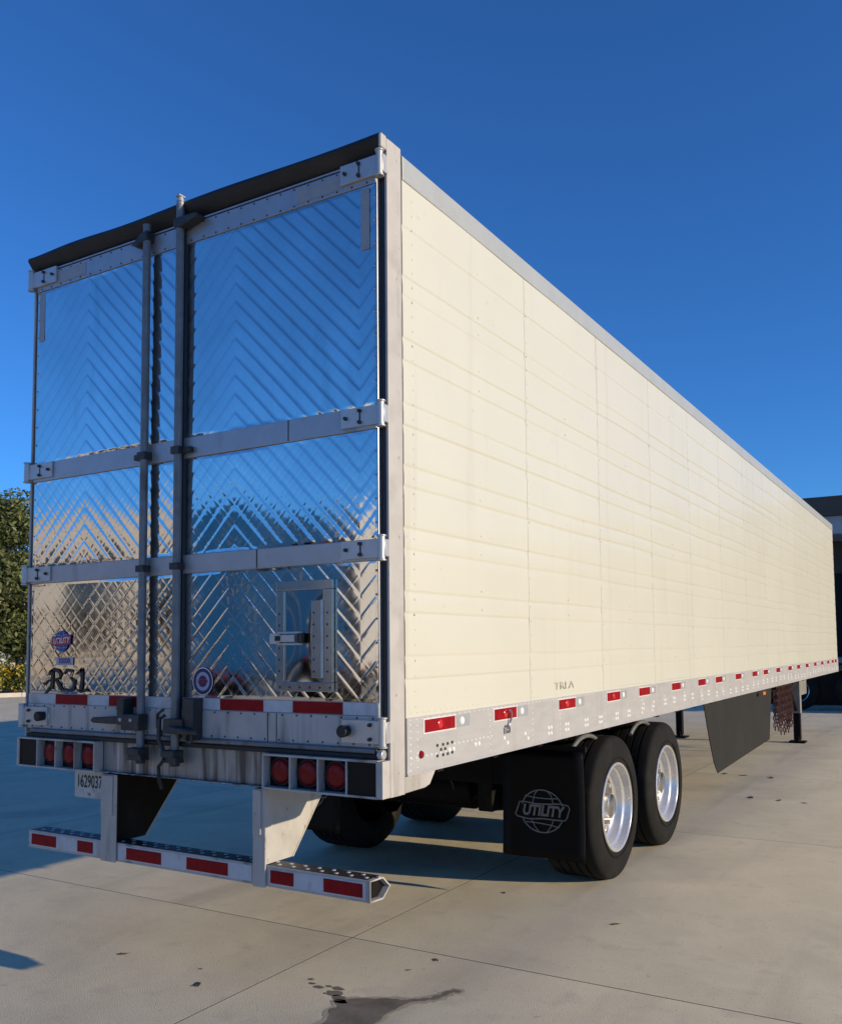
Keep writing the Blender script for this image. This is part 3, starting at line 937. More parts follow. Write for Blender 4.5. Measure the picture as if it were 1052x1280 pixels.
        m.ribbon([(-0.055, 0.03), (-0.025, 0.055), (0.025, 0.05), (0.005, 0.015), (0.045, -0.01), (0.035, -0.05), (0.0, -0.065), (-0.04, -0.05)], [0.008, 0.02, 0.02, 0.012, 0.026, 0.024, 0.014, 0.008], F1)
        F2 = f(0.155)
        m.ribbon([(-0.05, 0.03), (-0.02, 0.045), (0.012, 0.062)], [0.006, 0.014, 0.024], F2)
        m.ribbon([(0.005, 0.062), (0.008, 0.0), (0.0, -0.06)], [0.026, 0.022, 0.030], F2)
        m.ribbon([(-0.035, -0.055), (0.0, -0.065), (0.045, -0.055), (0.07, -0.065)], [0.006, 0.016, 0.016, 0.005], F2)
        m.build('unit_number', decalblack, D, fix=False)

# ------------------------------------------------------------------ rear underride guard
gu = MB()
sec = [(0.0, 0.558), (0.0, 0.656), (0.105, 0.652), (0.165, 0.600), (0.105, 0.552)]
inn = [(0.006, 0.565), (0.006, 0.649), (0.102, 0.645), (0.156, 0.600), (0.102, 0.559)]
bx0, bx1 = -1.235, 1.19
nb = 5
for x in (bx0, bx1):
    gu.v += [(x, a, b) for a, b in sec] + [(x, a, b) for a, b in inn]
for k in range(nb):
    k2 = (k + 1) % nb
    gu.f.append((k, k2, 10 + k2, 10 + k))
    gu.f.append((5 + k, 15 + k, 15 + k2, 5 + k2))
    gu.f.append((k, 5 + k, 5 + k2, k2))
    gu.f.append((10 + k, 10 + k2, 15 + k2, 15 + k))
guard = gu.build('underride_guard', framepaint, T)
tr = MB()
for x in np.arange(-1.15, 1.15, 0.085):
    tr.dome((x, 0.035, 0.6575), (0, 0, 1), 0.014, 0.005, 6)
    tr.dome((x + 0.04, 0.075, 0.6575), (0, 0, 1), 0.014, 0.005, 6)
tr.build('step_tread', steel, guard, fix=False)['kind'] = 'stuff'
MB().prism([(0.007, 0.566), (0.007, 0.648), (0.101, 0.644), (0.154, 0.600), (0.101, 0.560)], 'x', 1.0, bx1 - 0.03).build('guard_shade_plug', chassis, guard)  # dark block set in the hollow beam end as its inner shade
B('tread_plate', darksteel, guard, bx0 + 0.02, bx1 - 0.02, 0.008, 0.100, 0.645, 0.6575, 0)
B('tape_base', whitetape, guard, -1.222, -0.640, -0.0015, 0.001, 0.570, 0.645, 0)
B('tape_base', whitetape, guard, -0.465, 0.49, -0.0015, 0.001, 0.570, 0.645, 0)
B('tape_base', whitetape, guard, 0.60, 1.165, -0.0015, 0.001, 0.570, 0.645, 0)
for a, b in ((-1.205, -0.985), (-0.80, -0.67), (-0.40, -0.135), (0.05, 0.335), (0.61, 0.752), (0.93, 1.15)):
    B('red_tape', redtape, guard, a, b, -0.0032, -0.0017, 0.577, 0.638, 0)
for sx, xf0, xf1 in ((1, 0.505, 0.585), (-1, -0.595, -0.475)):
    # upright: rear flange bent from the side plate that widens forward to the frame
    xs0 = xf1 - 0.008
    B('guard_upright', framepaint, guard, xf0, xf1, -0.012, -0.004, 0.552, 1.02, 0.0025)
    side_pts = [(-0.004, 0.660), (0.19, 0.660), (0.44, 0.96), (0.44, 1.02), (-0.004, 1.02)]
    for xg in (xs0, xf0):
        MB().prism(side_pts, 'x', xg, xg + 0.008).build('upright_gusset', framepaint if sx > 0 else chassis, guard, 0.0025)  # left plates black: shade on their faces put into the colour
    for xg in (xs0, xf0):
        MB().prism([(0.191, 0.661), (0.199, 0.658), (0.449, 0.958), (0.441, 0.961)], 'x', xg - 0.001, xg + 0.009).build('gusset_edge', framepaint, guard)
    B('upright_web', framepaint, guard, xf0 + 0.009, xf1 - 0.009, 0.18, 0.188, 0.660, 0.70, 0)
    B('upright_patch', framepaint, guard, xf0 + 0.004, xf1 - 0.004 - 0.02, -0.020, -0.0125, 0.80, 1.015, 0.004)

# ------------------------------------------------------------------ running gear
TR = 0.516
wheel_c = [(sx, y) for sx in (1, -1) for y in (3.03, 4.29)]
prof_t = [(-0.035, 0.300), (-0.012, 0.318), (-0.004, 0.345), (0.004, 0.40), (0.002, 0.44), (-0.008, 0.475), (-0.020, 0.500), (-0.033, 0.510), (-0.046, 0.514)]
tw = 0.43
t = -0.046
groove = []
for g in range(4):
    gx = -0.046 - (g + 1) * (tw - 0.092) / 5
    groove += [(gx + 0.009, 0.516), (gx + 0.006, 0.502), (gx - 0.006, 0.502), (gx - 0.009, 0.516)]
prof_t = prof_t + groove + [(-tw - a, r) for a, r in reversed(prof_t)]
prof_r = [(-0.006, 0.322), (0.001, 0.317), (0.002, 0.309), (-0.004, 0.302), (-0.014, 0.299), (-0.046, 0.293), (-0.056, 0.288), (-0.062, 0.276), (-0.070, 0.272), (-0.100, 0.267),
          (-0.118, 0.258), (-0.130, 0.240)]
prof_d = [(-0.128, 0.243), (-0.138, 0.225), (-0.140, 0.19), (-0.132, 0.14), (-0.128, 0.09)]
discm = mat('wheel_disc', (0.30, 0.27, 0.245), 0.35, metal=0.8, var=0.25, vscale=10)
w0 = None
for sx, y in wheel_c:
    xo = 1.285
    if w0 is None:
        hub = MB().lathe([(-0.14, 0.12), (-0.125, 0.105), (-0.075, 0.095), (-0.05, 0.088), (-0.042, 0.07), (-0.04, 0.0005)], 32)
        w0 = hub.build('wheel', hubm, T, smooth=True)
        ty = MB().lathe(prof_t, 96)
        # raised lettering band and ribs on the sidewall
        tyo = ty.build('tyre', tyrem, w0, smooth=True, angle=40)
        ri = MB().lathe(prof_r, 72)
        MB().lathe(prof_d, 48).build('wheel_disc', discm, w0, smooth=True, angle=40)
        ri.build('rim', rimm, w0, smooth=True, angle=40, fix=False)
        MB().lathe([(0.001, 0.352), (0.0065, 0.356), (0.001, 0.360)], 72).build('sidewall_rib', tyrem, w0, smooth=True)
        for i in range(10):
            a = 2 * math.pi * i / 10
            MB().cyl((-0.138, 0.165 * math.cos(a), 0.165 * math.sin(a)), (-0.095, 0.165 * math.cos(a), 0.165 * math.sin(a)), 0.018, 0.016, 6).build('lug_nut', rimm, w0)
        for i in range(5):
            hh = MB()
            a = 2 * math.pi * (i + 0.3) / 5
            hh.cyl((-0.150, 0.205 * math.cos(a), 0.205 * math.sin(a)), (-0.1375, 0.205 * math.cos(a), 0.205 * math.sin(a)), 0.024, n=12)
            hh.build('hand_hole', black, w0)
        MB().lathe([(-0.60, 0.20), (-0.16, 0.20), (-0.155, 0.0005)], 32).build('brake_drum', chassis, w0, smooth=True)
        kids = list(w0.children)
        o = w0
    else:
        o = w0.copy()
        COL.objects.link(o)
        for kch in kids:
            c2 = kch.copy()
            COL.objects.link(c2)
            c2.parent = o
    o.location = (sx * xo, y, TR - 0.004)
    o.rotation_euler = (random.uniform(0, 6), 0, 0 if sx > 0 else math.pi)
for y in (3.03, 4.29):
    MB().cyl((-1.0, y, TR), (1.0, y, TR), 0.065, n=16).build('axle', chassis, T, smooth=True)
    for sx in (1, -1):
        MB().lathe([(-0.11, 0.10), (-0.06, 0.125), (0.0, 0.115), (0.06, 0.125), (0.10, 0.10), (0.12, 0.09)], 20, 'z', (sx * 0.48, y + 0.28, 0.72)).build('air_spring', rubber, T, smooth=True)
        MB().prism([(y - 0.5, 0.62), (y - 0.42, 0.74), (y, 0.62), (y + 0.4, 0.60), (y + 0.4, 0.52), (y - 0.05, 0.44), (y - 0.5, 0.5)], 'x', sx * 0.44, sx * 0.53).build('trailing_arm', chassis, T, 0.008)
        MB().box(sx * 0.48 - 0.06, sx * 0.48 + 0.06, y - 0.56, y - 0.36, 0.5, 0.95).build('hanger_bracket', chassis, T, 0.01)
        MB().cyl((sx * 0.25, y - 0.16, TR + 0.04), (sx * 0.25, y - 0.36, TR + 0.10), 0.08, n=16).build('brake_chamber', chassis, T, 0.01, smooth=True)
for sx in (1, -1):
    MB().box(sx * 0.48 - 0.05, sx * 0.48 + 0.05, 0.5, 6.2, 0.93, 1.079).build('slider_rail', chassis, T, 0.004)
    # fender arcs over the tyres
    for y in (3.03, 4.29):
        MB().tube([(sx * 1.16, y + 0.53 * math.sin(a) - 0.3, 0.52 + 0.53 * math.cos(a)) for a in np.linspace(-0.55, 0.55, 9)], 0.016, 8).build('fender_arm', rodsteel, T, smooth=True)
B('slider_crossbar', chassis, T, -0.43, 0.43, 2.2, 2.3, 0.95, 1.06)
B('slider_crossbar', chassis, T, -0.43, 0.43, 5.5, 5.6, 0.95, 1.06)
B('suspension_crossbeam', chassis, T, -0.72, 0.72, 2.48, 2.56, 0.70, 1.0, 0.01)
MB().cyl((-0.66, 2.74, 0.61), (0.28, 2.74, 0.61), 0.15, n=20).build('air_tank', chassis, T, 0.02, smooth=True)
MB().cyl((0.46, 2.70, 0.60), (0.72, 2.70, 0.64), 0.10, n=18).build('brake_chamber', chassis, T, 0.015, smooth=True)
B('suspension_crossbeam', chassis, T, -0.7, 0.7, 3.62, 3.70, 0.60, 1.0, 0.01)
B('suspension_crossbeam', chassis, T, -0.7, 0.7, 4.9, 4.98, 0.60, 1.0, 0.01)
for xx in (-0.3, 0.1, 0.34):
    MB().tube([(xx, 2.5, 0.9), (xx + 0.05, 2.6, 0.62), (xx + 0.12, 2.9, 0.5), (xx + 0.1, 3.2, 0.62)], 0.012, 6).build('air_hose', rubber, T, smooth=True)
MB().cyl((-0.35, 5.0, 0.75), (0.35, 5.0, 0.75), 0.14, n=20).build('air_tank', chassis, T, 0.02, smooth=True)
B('cross_stay', chassis, T, -0.2, 0.25, 3.4, 3.5, 0.55, 0.62, 0.01)
B('cross_stay', chassis, T, -0.3, 0.3, 2.7, 2.8, 0.6, 0.7, 0.01)
# mud flaps with printed globe
for sx in (1, -1):
    cx0 = sx * 1.005
    nx, nz = 8, 14
    m = MB()
    for i in range(nx + 1):
        for j in range(nz + 1):
            a, c = i / nx - 0.5, j / nz
            m.v.append((cx0 + a * 0.60, 2.30 + 0.012 * math.sin(c * 4) + 0.010 * math.sin(a * 7 + 1) * (1 - c), 0.262 + c * 0.723))
    for i in range(nx):
        for j in range(nz):
            p = i * (nz + 1) + j
            m.f.append((p, p + nz + 1, p + nz + 2, p + 1))
    fl = m.build('mud_flap', flapm, T, smooth=True)
    sd = fl.modifiers.new('solid', 'SOLIDIFY')
    sd.thickness = 0.010
    sd.offset = 1
    MB().box(min(cx0 - 0.32, cx0 + 0.32), max(cx0 - 0.32, cx0 + 0.32), 2.30, 2.33, 0.985, 1.02).cyl((cx0, 2.33, 1.0), (sx * 0.5, 2.35, 1.02), 0.02, n=8).build('flap_hanger', chassis, fl, 0.004)
    mp_ = lambda a, b, cx0=cx0: (cx0 + a, 2.30 + 0.012 * math.sin((0.575 + b - 0.285) / 0.70 * 4) + 0.010 * math.sin(a / 0.6 * 7 + 1) * (1 - (0.575 + b - 0.285) / 0.7) - 0.0125, 0.575 + b)
    m = MB()
    R0 = 0.155
    w = 0.0085
    up = [(R0 * math.cos(a), R0 * 0.92 * math.sin(a)) for a in np.linspace(0.30, math.pi - 0.30, 22)]
    dn = [(R0 * math.cos(a), R0 * 0.92 * math.sin(a)) for a in np.linspace(math.pi + 0.42, 2 * math.pi - 0.42, 22)]
    m.ribbon(up, w, mp_)
    m.ribbon(dn, w, mp_)
    ban = [(-0.185, 0.0), (-0.165, 0.055), (-0.12, 0.056), (-0.05, 0.047), (0.05, 0.05), (0.13, 0.058), (0.19, 0.05), (0.20, 0.03), (0.18, -0.03), (0.165, -0.05),
           (0.10, -0.052), (0.0, -0.050), (-0.10, -0.058), (-0.18, -0.045), (-0.198, -0.03)]
    m.ribbon(ban, w, mp_, closed=True)
    m.ribbon([(-0.125, 0.10), (-0.06, 0.088), (0.03, 0.086), (0.12, 0.092)], w * 0.8, mp_)
    m.ribbon([(-0.12, -0.078), (-0.04, -0.080), (0.05, -0.088), (0.12, -0.10)], w * 0.8, mp_)
    m.ribbon([(-0.03, 0.142), (-0.055, 0.11), (-0.07, 0.052)], w * 0.8, mp_)
    m.ribbon([(0.035, 0.14), (0.065, 0.11), (0.08, 0.055)], w * 0.8, mp_)
    m.ribbon([(-0.08, -0.058), (-0.06, -0.10), (-0.025, -0.140)], w * 0.8, mp_)
    m.ribbon([(0.08, -0.055), (0.06, -0.10), (0.03, -0.140)], w * 0.8, mp_)
    m.build('flap_globe', flapprint, fl, fix=False)
    text('flap_text', 'UTILITY', flapprint, fl, 0.098, lambda a, b: mp_(a + 0.0, b), shear=0.22, bold=0.004, sx=0.86)

# side skirt
sk = MB()
pts = [(5.74, 1.10), (5.95, 0.70), (6.10, 0.47), (6.24, 0.345), (7.6, 0.385), (9.10, 0.425), (9.35, 1.10)]
sk.prism(pts, 'x', 1.235, 1.245)
sko = sk.build('side_skirt', skirtm, T, 0.003)
for y in (6.6, 7.8, 8.9):
    B('skirt_brace', chassis, sko, 1.15, 1.234, y, y + 0.04, 0.75, 1.09, 0)
# landing gear
for sx in (1, -1):
    lx, ly = sx * 1.0, 12.9
    lg = MB().box(lx - 0.07, lx + 0.07, ly - 0.075, ly + 0.075, 0.5, 1.11)
    lgo = lg.build('landing_leg', mat('leg_grey', (0.22, 0.215, 0.20), 0.55, var=0.2, vscale=9), T, 0.006)
    B('inner_leg', chassis, lgo, lx - 0.055, lx + 0.055, ly - 0.06, ly + 0.06, 0.05, 0.499, 0.004)
    MB().box(lx - 0.13, lx + 0.13, ly - 0.13, ly + 0.13, 0.002, 0.03).box(lx - 0.03, lx + 0.03, ly - 0.09, ly + 0.09, 0.03, 0.11).build('leg_foot', chassis, lgo, 0.006)
    MB().cyl((lx, ly - 0.07, 0.55), (lx, ly - 0.85, 1.10), 0.03, n=8).cyl((lx, ly, 0.6), (0, ly, 1.08), 0.025, n=8).build('leg_brace', chassis, lgo)
MB().cyl((-0.95, 12.9, 0.9), (0.95, 12.9, 0.9), 0.02, n=8).build('cross_shaft', chassis, T)
MB().cyl((1.05, 10.65, 1.02), (1.05, 12.1, 1.02), 0.015, n=8).box(1.02, 1.08, 10.62, 10.66, 1.0, 1.11).box(1.02, 1.08, 12.08, 12.12, 1.0, 1.11).build('chain_rack', chassis, T)
B('tool_box', mat('leg_grey', (0.22, 0.215, 0.20)), T, 0.5, 0.95, 13.6, 14.4, 0.75, 1.08, 0.01)

# chains hung from the rack, each one lifts off by itself
for k in range(11):
    y = 10.72 + k * 0.127 + random.uniform(-0.02, 0.02)
    ln = random.uniform(0.52, 0.74)
    m = MB()
    nL = int(ln / 0.052)
    for side_s in (-1, 1):
        for q in range(nL):
            zc = 1.02 - 0.03 - q * 0.052
            ph = (q % 2) * math.pi / 2
            xx = 1.05 + side_s * 0.022
            wv = 0.018 * math.sin(q * 0.7 + k + side_s)
            for s2 in (-1, 1):
                ddx, ddy = math.cos(ph) * 0.014 * s2, math.sin(ph) * 0.014 * s2
                m.cyl((xx + ddx, y + wv + ddy, zc + 0.03), (xx + ddx, y + wv + ddy, zc - 0.03), 0.0075, n=5)
    m.tube([(1.05 + 0.024 * math.cos(a), y, 1.02 + 0.026 * math.sin(a)) for a in np.linspace(0, math.pi, 7)], 0.0075, 5)
    o = m.build('tyre_chain', chainm, None)
    tag(o, 'rusty chain hanging from the rack behind the landing leg', 'chain', 'chains hanging under the trailer')

# ================================================================== GROUND MARKS AND LITTER
def blob(name, outline, z, m):
    return MB().poly(outline, lambda a, b: (a, b, z)).build(name, m, fix=True)


# damp stain in the foreground (outline in ground metres)
st_pts = [(0.83, 0.20), (0.90, 0.27), (0.99, 0.325), (1.06, 0.36), (1.12, 0.375), (1.17, 0.42), (1.215, 0.45), (1.235, 0.50), (1.245, 0.56), (1.27, 0.60), (1.31, 0.615),
          (1.315, 0.59), (1.29, 0.575), (1.28, 0.53), (1.265, 0.48), (1.24, 0.435), (1.20, 0.40), (1.165, 0.36), (1.145, 0.315), (1.15, 0.26), (1.13, 0.19), (1.16, 0.10), (1.14, 0.0), (1.09, -0.10),
          (1.00, -0.12), (0.95, -0.04), (0.93, 0.05), (0.87, 0.10), (0.90, 0.15)]
dense = []
for i in range(len(st_pts)):
    a, b = Vector(st_pts[i]), Vector(st_pts[(i + 1) % len(st_pts)])
    for tt in (0, 0.33, 0.66):
        p = a.lerp(b, tt)
        dense.append((p.x + random.uniform(-1, 1) * 0.010, p.y + random.uniform(-1, 1) * 0.010))
wet2 = mat('half_dry_concrete', (0.45, 0.385, 0.27), 0.7, var=0.15, vscale=10, bump=0.3, bscale=150)
cen = Vector((1.03, 0.17))
rim_pts = []
for i, (a, b) in enumerate(dense):
    pv, nx_ = Vector(dense[i - 1]), Vector(dense[(i + 1) % len(dense)])
    dd_ = (nx_ - pv).normalized()
    off = 0.014 + 0.022 * random.random()
    rim_pts.append((a - dd_.y * off, b + dd_.x * off))
stain = MB().poly(dense, lambda a, b: (a, b, 0.0015)).build('damp_stain', wet)
bmx = bmesh.new()
bmx.from_mesh(stain.data)
for (px, py, r) in ((0.66, 0.31, 0.022), (0.70, 0.34, 0.012), (0.76, 0.34, 0.024), (0.79, 0.28, 0.035), (0.83, 0.25, 0.03), (0.60, 0.33, 0.012), (0.74, 0.26, 0.01), (0.86, 0.21, 0.03), (0.56, 0.37, 0.013)):
    vs = [bmx.verts.new((px + r * random.uniform(0.6, 1.3) * math.cos(a) * 1.5, py + r * random.uniform(0.6, 1.3) * math.sin(a) * 0.9, 0.0015)) for a in np.linspace(0, 2 * math.pi, 9, endpoint=False)]
    bmx.faces.new(vs)
bmesh.ops.triangulate(bmx, faces=bmx.faces)
bmx.to_mesh(stain.data)
bmx.free()
halo = MB().poly(rim_pts, lambda a, b: (a, b, 0.0008)).build('stain_rim', wet2, stain)
bmx = bmesh.new()
bmx.from_mesh(halo.data)
bmesh.ops.triangulate(bmx, faces=bmx.faces)
bmx.to_mesh(halo.data)
bmx.free()
tag(stain, 'dark damp stain with a trailing tail on the foreground concrete', 'stain')

LITTER = [(-0.60, 0.16, 0.05, 'crumpled dead leaf on concrete near left end of the guard'),
          (0.10, 0.03, 0.05, 'curled dead leaf left of the damp stain'),
          (1.62, 1.98, 0.055, 'curled dead leaf on concrete in front of the rear tyre'),
          (0.98, 0.92, 0.035, 'small dead leaf lying on the long concrete joint'),
          (0.93, 0.72, 0.02, 'tiny dark crumb just below the long concrete joint'),
          (-0.05, 0.20, 0.018, 'tiny dark crumb on concrete under the middle of the guard'),
          (0.72, 2.28, 0.03, 'small dead leaf on concrete at the shadow edge'),
          (1.42, 6.95, 0.085, 'largest flat dark scrap beyond the tyres, left of its row'),
          (1.72, 6.9, 0.07, 'middle dark scrap of the row beyond the tyres'),
          (1.98, 6.85, 0.05, 'rightmost dark scrap of the row beyond the tyres'),
          (0.75, 8.65, 0.09, 'dark scrap below the corner of the skirt'),
          (1.0, 8.6, 0.08, 'dark scrap right of the skirt corner'),
          (1.35, 8.55, 0.09, 'small dark scrap far right of the skirt corner')]
for x, y, r, lab in LITTER:
    m = MB()
    k = 9
    a0 = random.uniform(0, 6)
    base = [(r * (1.0 + 0.35 * math.sin(3 * a + a0)) * math.cos(a), 0.5 * r * (1 + 0.3 * math.cos(2 * a + a0)) * math.sin(a)) for a in np.linspace(0, 2 * math.pi, k, endpoint=False)]
    ca, sa = math.cos(a0), math.sin(a0)
    m.v = [(0, 0, 0.004 + r * 0.12)] + [(ca * a - sa * b, sa * a + ca * b, 0.002 + r * 0.25 * abs(math.sin(2.1 * i + a0)) * random.random()) for i, (a, b) in enumerate(base)]
    m.f = [(0, 1 + i, 1 + (i + 1) % k) for i in range(k)]
    o = m.build('dead_leaf', oldleaf)
    o.scale = (0.62, 0.62, 0.62)
    o.location = (x, y, 0.001)
    sd = o.modifiers.new('solid', 'SOLIDIFY')
    sd.thickness = 0.002
    tag(o, lab, 'leaf' if 'leaf' in lab else 'debris', 'litter on the concrete')

# ================================================================== BACKGROUND LEFT: kerb, shrubs, trees, building
kb = MB()
d = Vector((0.42, 1.0, 0)).normalized()
kp = Vector((-26.6, 16.0, 0))
nrm = Vector((-d.y, d.x, 0))
kerbm = mat('kerb_concrete', (0.56, 0.51, 0.44), 0.8, var=0.08, vscale=2)
kroot = empty('kerb', tuple(kp), math.atan2(d.y, d.x))
tag(kroot, kind='structure')
for i in range(-8, 14):
    B('kerb_stone', kerbm, kroot, i * 1.2, i * 1.2 + 1.19, 0, 0.2, -0.05, 0.15, 0.015)
bed = MB().box(-9.6, 16.8, 0.2, 9, -0.05, 0.12).build('planting_bed', mat('soil', (0.10, 0.075, 0.05), 0.95, var=0.3, vscale=6, bump=0.6, bscale=30))
bed.location = kp
bed.rotation_euler = (0, 0, math.atan2(d.y, d.x))
tag(bed, kind='structure')


def leaves(centres, radii, n, size, mname, squash=0.8):
    cs, rs = np.array(centres), np.array(radii)
    wts = rs ** 2 / np.sum(rs ** 2)
    idx = rng.choice(len(cs), n, p=wts)
    dv = rng.normal(size=(n, 3))
    dv /= np.linalg.norm(dv, axis=1)[:, None]
    rad = rs[idx] * (0.55 + 0.5 * rng.random(n) ** 0.6)
    pos = cs[idx] + dv * rad[:, None] * np.array([1, 1, squash])
    nr = dv + rng.normal(size=(n, 3)) * 0.7
    nr /= np.linalg.norm(nr, axis=1)[:, None]
    a = np.cross(nr, rng.normal(size=(n, 3)))
    a /= np.linalg.norm(a, axis=1)[:, None]
    b = np.cross(nr, a)
    sz = size * (0.6 + 0.8 * rng.random(n))[:, None]
    V = np.stack([pos - a * sz, pos - b * sz * 0.45, pos + a * sz, pos + b * sz * 0.45], 1).reshape(-1, 3)
    me = bpy.data.meshes.new('crown')
    me.vertices.add(len(V))
    me.vertices.foreach_set('co', V.astype(np.float32).ravel())
    me.loops.add(4 * n)
    me.loops.foreach_set('vertex_index', np.arange(4 * n, dtype=np.int32))
    me.polygons.add(n)
    me.polygons.foreach_set('loop_start', np.arange(0, 4 * n, 4, dtype=np.int32))
    me.update(calc_edges=True)
    me.materials.append(mname)
    return me


def tree(loc, h, spread, m, label, n=9000, seed=0, low=0.25):
    rd = random.Random(seed)
    t = empty('tree', loc, 0, label, 'tree', 'trees beyond the kerb')
    tk = MB()
    top = (rd.uniform(-.3, .3), rd.uniform(-.3, .3), h * 0.62)
    tk.tube([(0, 0, -0.1), (0.05, 0.03, h * 0.2), (top[0] * .6, top[1] * .6, h * 0.42), top], [0.20, 0.16, 0.12, 0.06], 8)
    cs, rs = [], []
    for i in range(46):
        a = rd.uniform(0, 2 * math.pi)
        zz = rd.uniform(low, 0.93)
        rr = spread * math.sqrt(max(0.08, 1 - ((zz - 0.55) / 0.48) ** 2)) * rd.uniform(0.15, 0.95)
        c = (rr * math.cos(a), rr * math.sin(a), zz * h)
        cs.append(c)
        rs.append(rd.uniform(0.5, 0.95) * spread * 0.42)
        s0 = (top[0] * zz * .6, top[1] * zz * .6, max(0.15, zz * 0.62) * h)
        tk.tube([s0, ((s0[0] + c[0]) / 2, (s0[1] + c[1]) / 2, (s0[2] + c[2]) / 2 + 0.1), c], [0.05, 0.035, 0.012], 5)
    tk.build('trunk', barkm, t, smooth=True)
    o = bpy.data.objects.new('crown', leaves(cs, rs, int(n * 1.15), 0.10, m))
    COL.objects.link(o)
    o.parent = t
    return t


tree((-30.0, 19.6, 0.1), 7.9, 3.1, leaf_green, 'dark green leafy tree left of the trailer, nearest the kerb', 30000, 3, 0.2)
tree((-31.5, 24.5, 0.1), 8.2, 3.1, leaf_olive, 'olive green tree partly behind the trailer corner', 28000, 5, 0.15)
tree((-35.5, 19.0, 0.1), 8.0, 3.0, leaf_olive, 'olive tree farther back at the left edge', 22000, 8, 0.25)
tree((-36.0, 27.0, 0.1), 8.0, 3.2, leaf_green, 'green tree behind the others, mostly hidden by the trailer', 20000, 11, 0.2)


def shrub(name, loc, r, h, petal, label, n=2600, seed=1):
    rd = random.Random(seed)
    t = empty(name, loc, 0, label, 'shrub', 'flowering shrubs along the kerb')
    cs = [(rd.uniform(-r, r) * .6, rd.uniform(-r, r) * .6, h * rd.uniform(.35, .75)) for _ in range(9)]
    rs = [r * rd.uniform(.45, .65) for _ in cs]
    o = bpy.data.objects.new('foliage', leaves(cs, rs, n, 0.065, leaf_shrub))
    COL.objects.link(o)
    o.parent = t
    o = bpy.data.objects.new('blossom', leaves(cs, [x * 1.06 for x in rs], n // 2, 0.055, petal))
    COL.objects.link(o)
    o.parent = t
    m = MB()
    for k in range(5):
        m.tube([(0, 0, -0.05), cs[k]], [0.03, 0.01], 5)
    m.build('stem', barkm, t)


for off, lab, sd_ in ((-1.6, 'low yellow flowering shrub at the kerb, cut by the left edge of the picture', 21), (0.0, 'low yellow flowering shrub at the kerb, second from the left edge', 22),
                      (1.5, 'low yellow flowering shrub at the kerb, right beside the trailer', 23)):
    p = kp + d * off + nrm * 0.95
    shrub('yellow_shrub', (p.x, p.y, 0.1), 0.8, 1.05, petal_yellow, lab, seed=sd_)
for off, lab, sd_ in ((-1.0, 'taller white flowering shrub behind the yellow ones, at the left edge', 41), (0.7, 'taller white flowering shrub behind the yellow ones, second from left', 42),
                      (2.4, 'taller white flowering shrub behind the yellow ones, against the trailer', 43)):
    p = kp + d * off + nrm * 2.2
    shrub('white_shrub', (p.x, p.y, 0.1), 0.85, 1.75, petal_white, lab, seed=sd_)


def facade(name, loc, rz, w, dp, h, wallm, label, cols, rows_, trim, glass, parapet=0.5):
    t = empty(name, loc, rz, label, 'building')
    B('wall', wallm, t, -w / 2, w / 2, 0, dp, -0.1, h, 0.02)
    B('parapet', trim, t, -w / 2 - 0.1, w / 2 + 0.1, -0.1, dp + 0.1, h + 0.002, h + parapet, 0.02)
    B('base_course', trim, t, -w / 2 - 0.03, w / 2 + 0.03, -0.04, -0.002, -0.1, 0.9, 0.01)
    for i in range(cols):
        for j in range(rows_):
            cx = -w / 2 + w * (i + 0.5) / cols
            cz = h * (j + 0.55) / rows_
            ww, hh = w / cols * 0.52, h / rows_ * 0.46
            fr = B('window', trim, t, cx - ww / 2 - 0.1, cx + ww / 2 + 0.1, -0.06, -0.003, cz - hh / 2 - 0.1, cz + hh / 2 + 0.1, 0.01)
            B('pane', glass, fr, cx - ww / 2, cx + ww / 2, -0.075, -0.061, cz - hh / 2, cz + hh / 2, 0)
    return t


creamwall = mat('cream_render', (0.66, 0.53, 0.36), 0.8, var=0.06, vscale=0.8, bump=0.1)
beigewall = mat('beige_render', (0.46, 0.43, 0.39), 0.8, var=0.06, vscale=0.5, bump=0.1)
trimm = mat('trim_tan', (0.40, 0.34, 0.27), 0.7)
glassm = mat('dark_glass', (0.02, 0.024, 0.03), 0.08, spec=0.8)
facade('cream_building', (-52, 33, 0), math.radians(110), 26, 10, 5.2, creamwall, 'sunlit cream building showing through the trees on the left', 8, 2, trimm, glassm)

# ================================================================== BACKGROUND RIGHT: dock building and parked tractor
db = empty('dock_building', (18.5, 30, 0), 0, 'dark warehouse with deep roof fascia beyond the trailer front', 'building')
dkbrown = mat('fascia_brown', (0.085, 0.068, 0.055), 0.7, var=0.1, vscale=2)
greyband = mat('fascia_grey', (0.40, 0.41, 0.43), 0.6, var=0.05, vscale=2)
B('roof_fascia', dkbrown, db, -21, 21, -1.6, 14, 5.85, 6.5, 0.02)
B('fascia_band', greyband, db, -20.9, 20.9, -1.45, 13.9, 5.25, 5.848, 0.01)
B('wall', mat('dock_wall', (0.075, 0.062, 0.052), 0.8, var=0.1, vscale=2), db, -20.5, 20.5, 1.0, 13.5, -0.1, 5.248, 0.01)
for i in range(7):
    x = -17.6 + i * 5.8
    B('dock_door', black, db, x - 1.4, x + 1.4, 0.93, 0.998, 1.2, 4.1, 0.01)
    B('dock_pillar', mat('pillar_dark', (0.05, 0.045, 0.042), 0.7), db, x + 2.6, x + 3.0, -1.3, -0.9, -0.1, 5.248, 0.01)
    fr = B('office_window', greyband, db, x + 1.75, x + 2.35, 0.94, 0.997, 2.2, 3.6, 0.01)
    B('pane', glassm, fr, x + 1.82, x + 2.28, 0.925, 0.939, 2.27, 3.53, 0)
B('dock_ledge', mat('dock_concrete', (0.32, 0.30, 0.27), 0.85, var=0.1, vscale=3), db, -20.5, 20.5, -0.2, 0.92, -0.05, 1.15, 0.02)
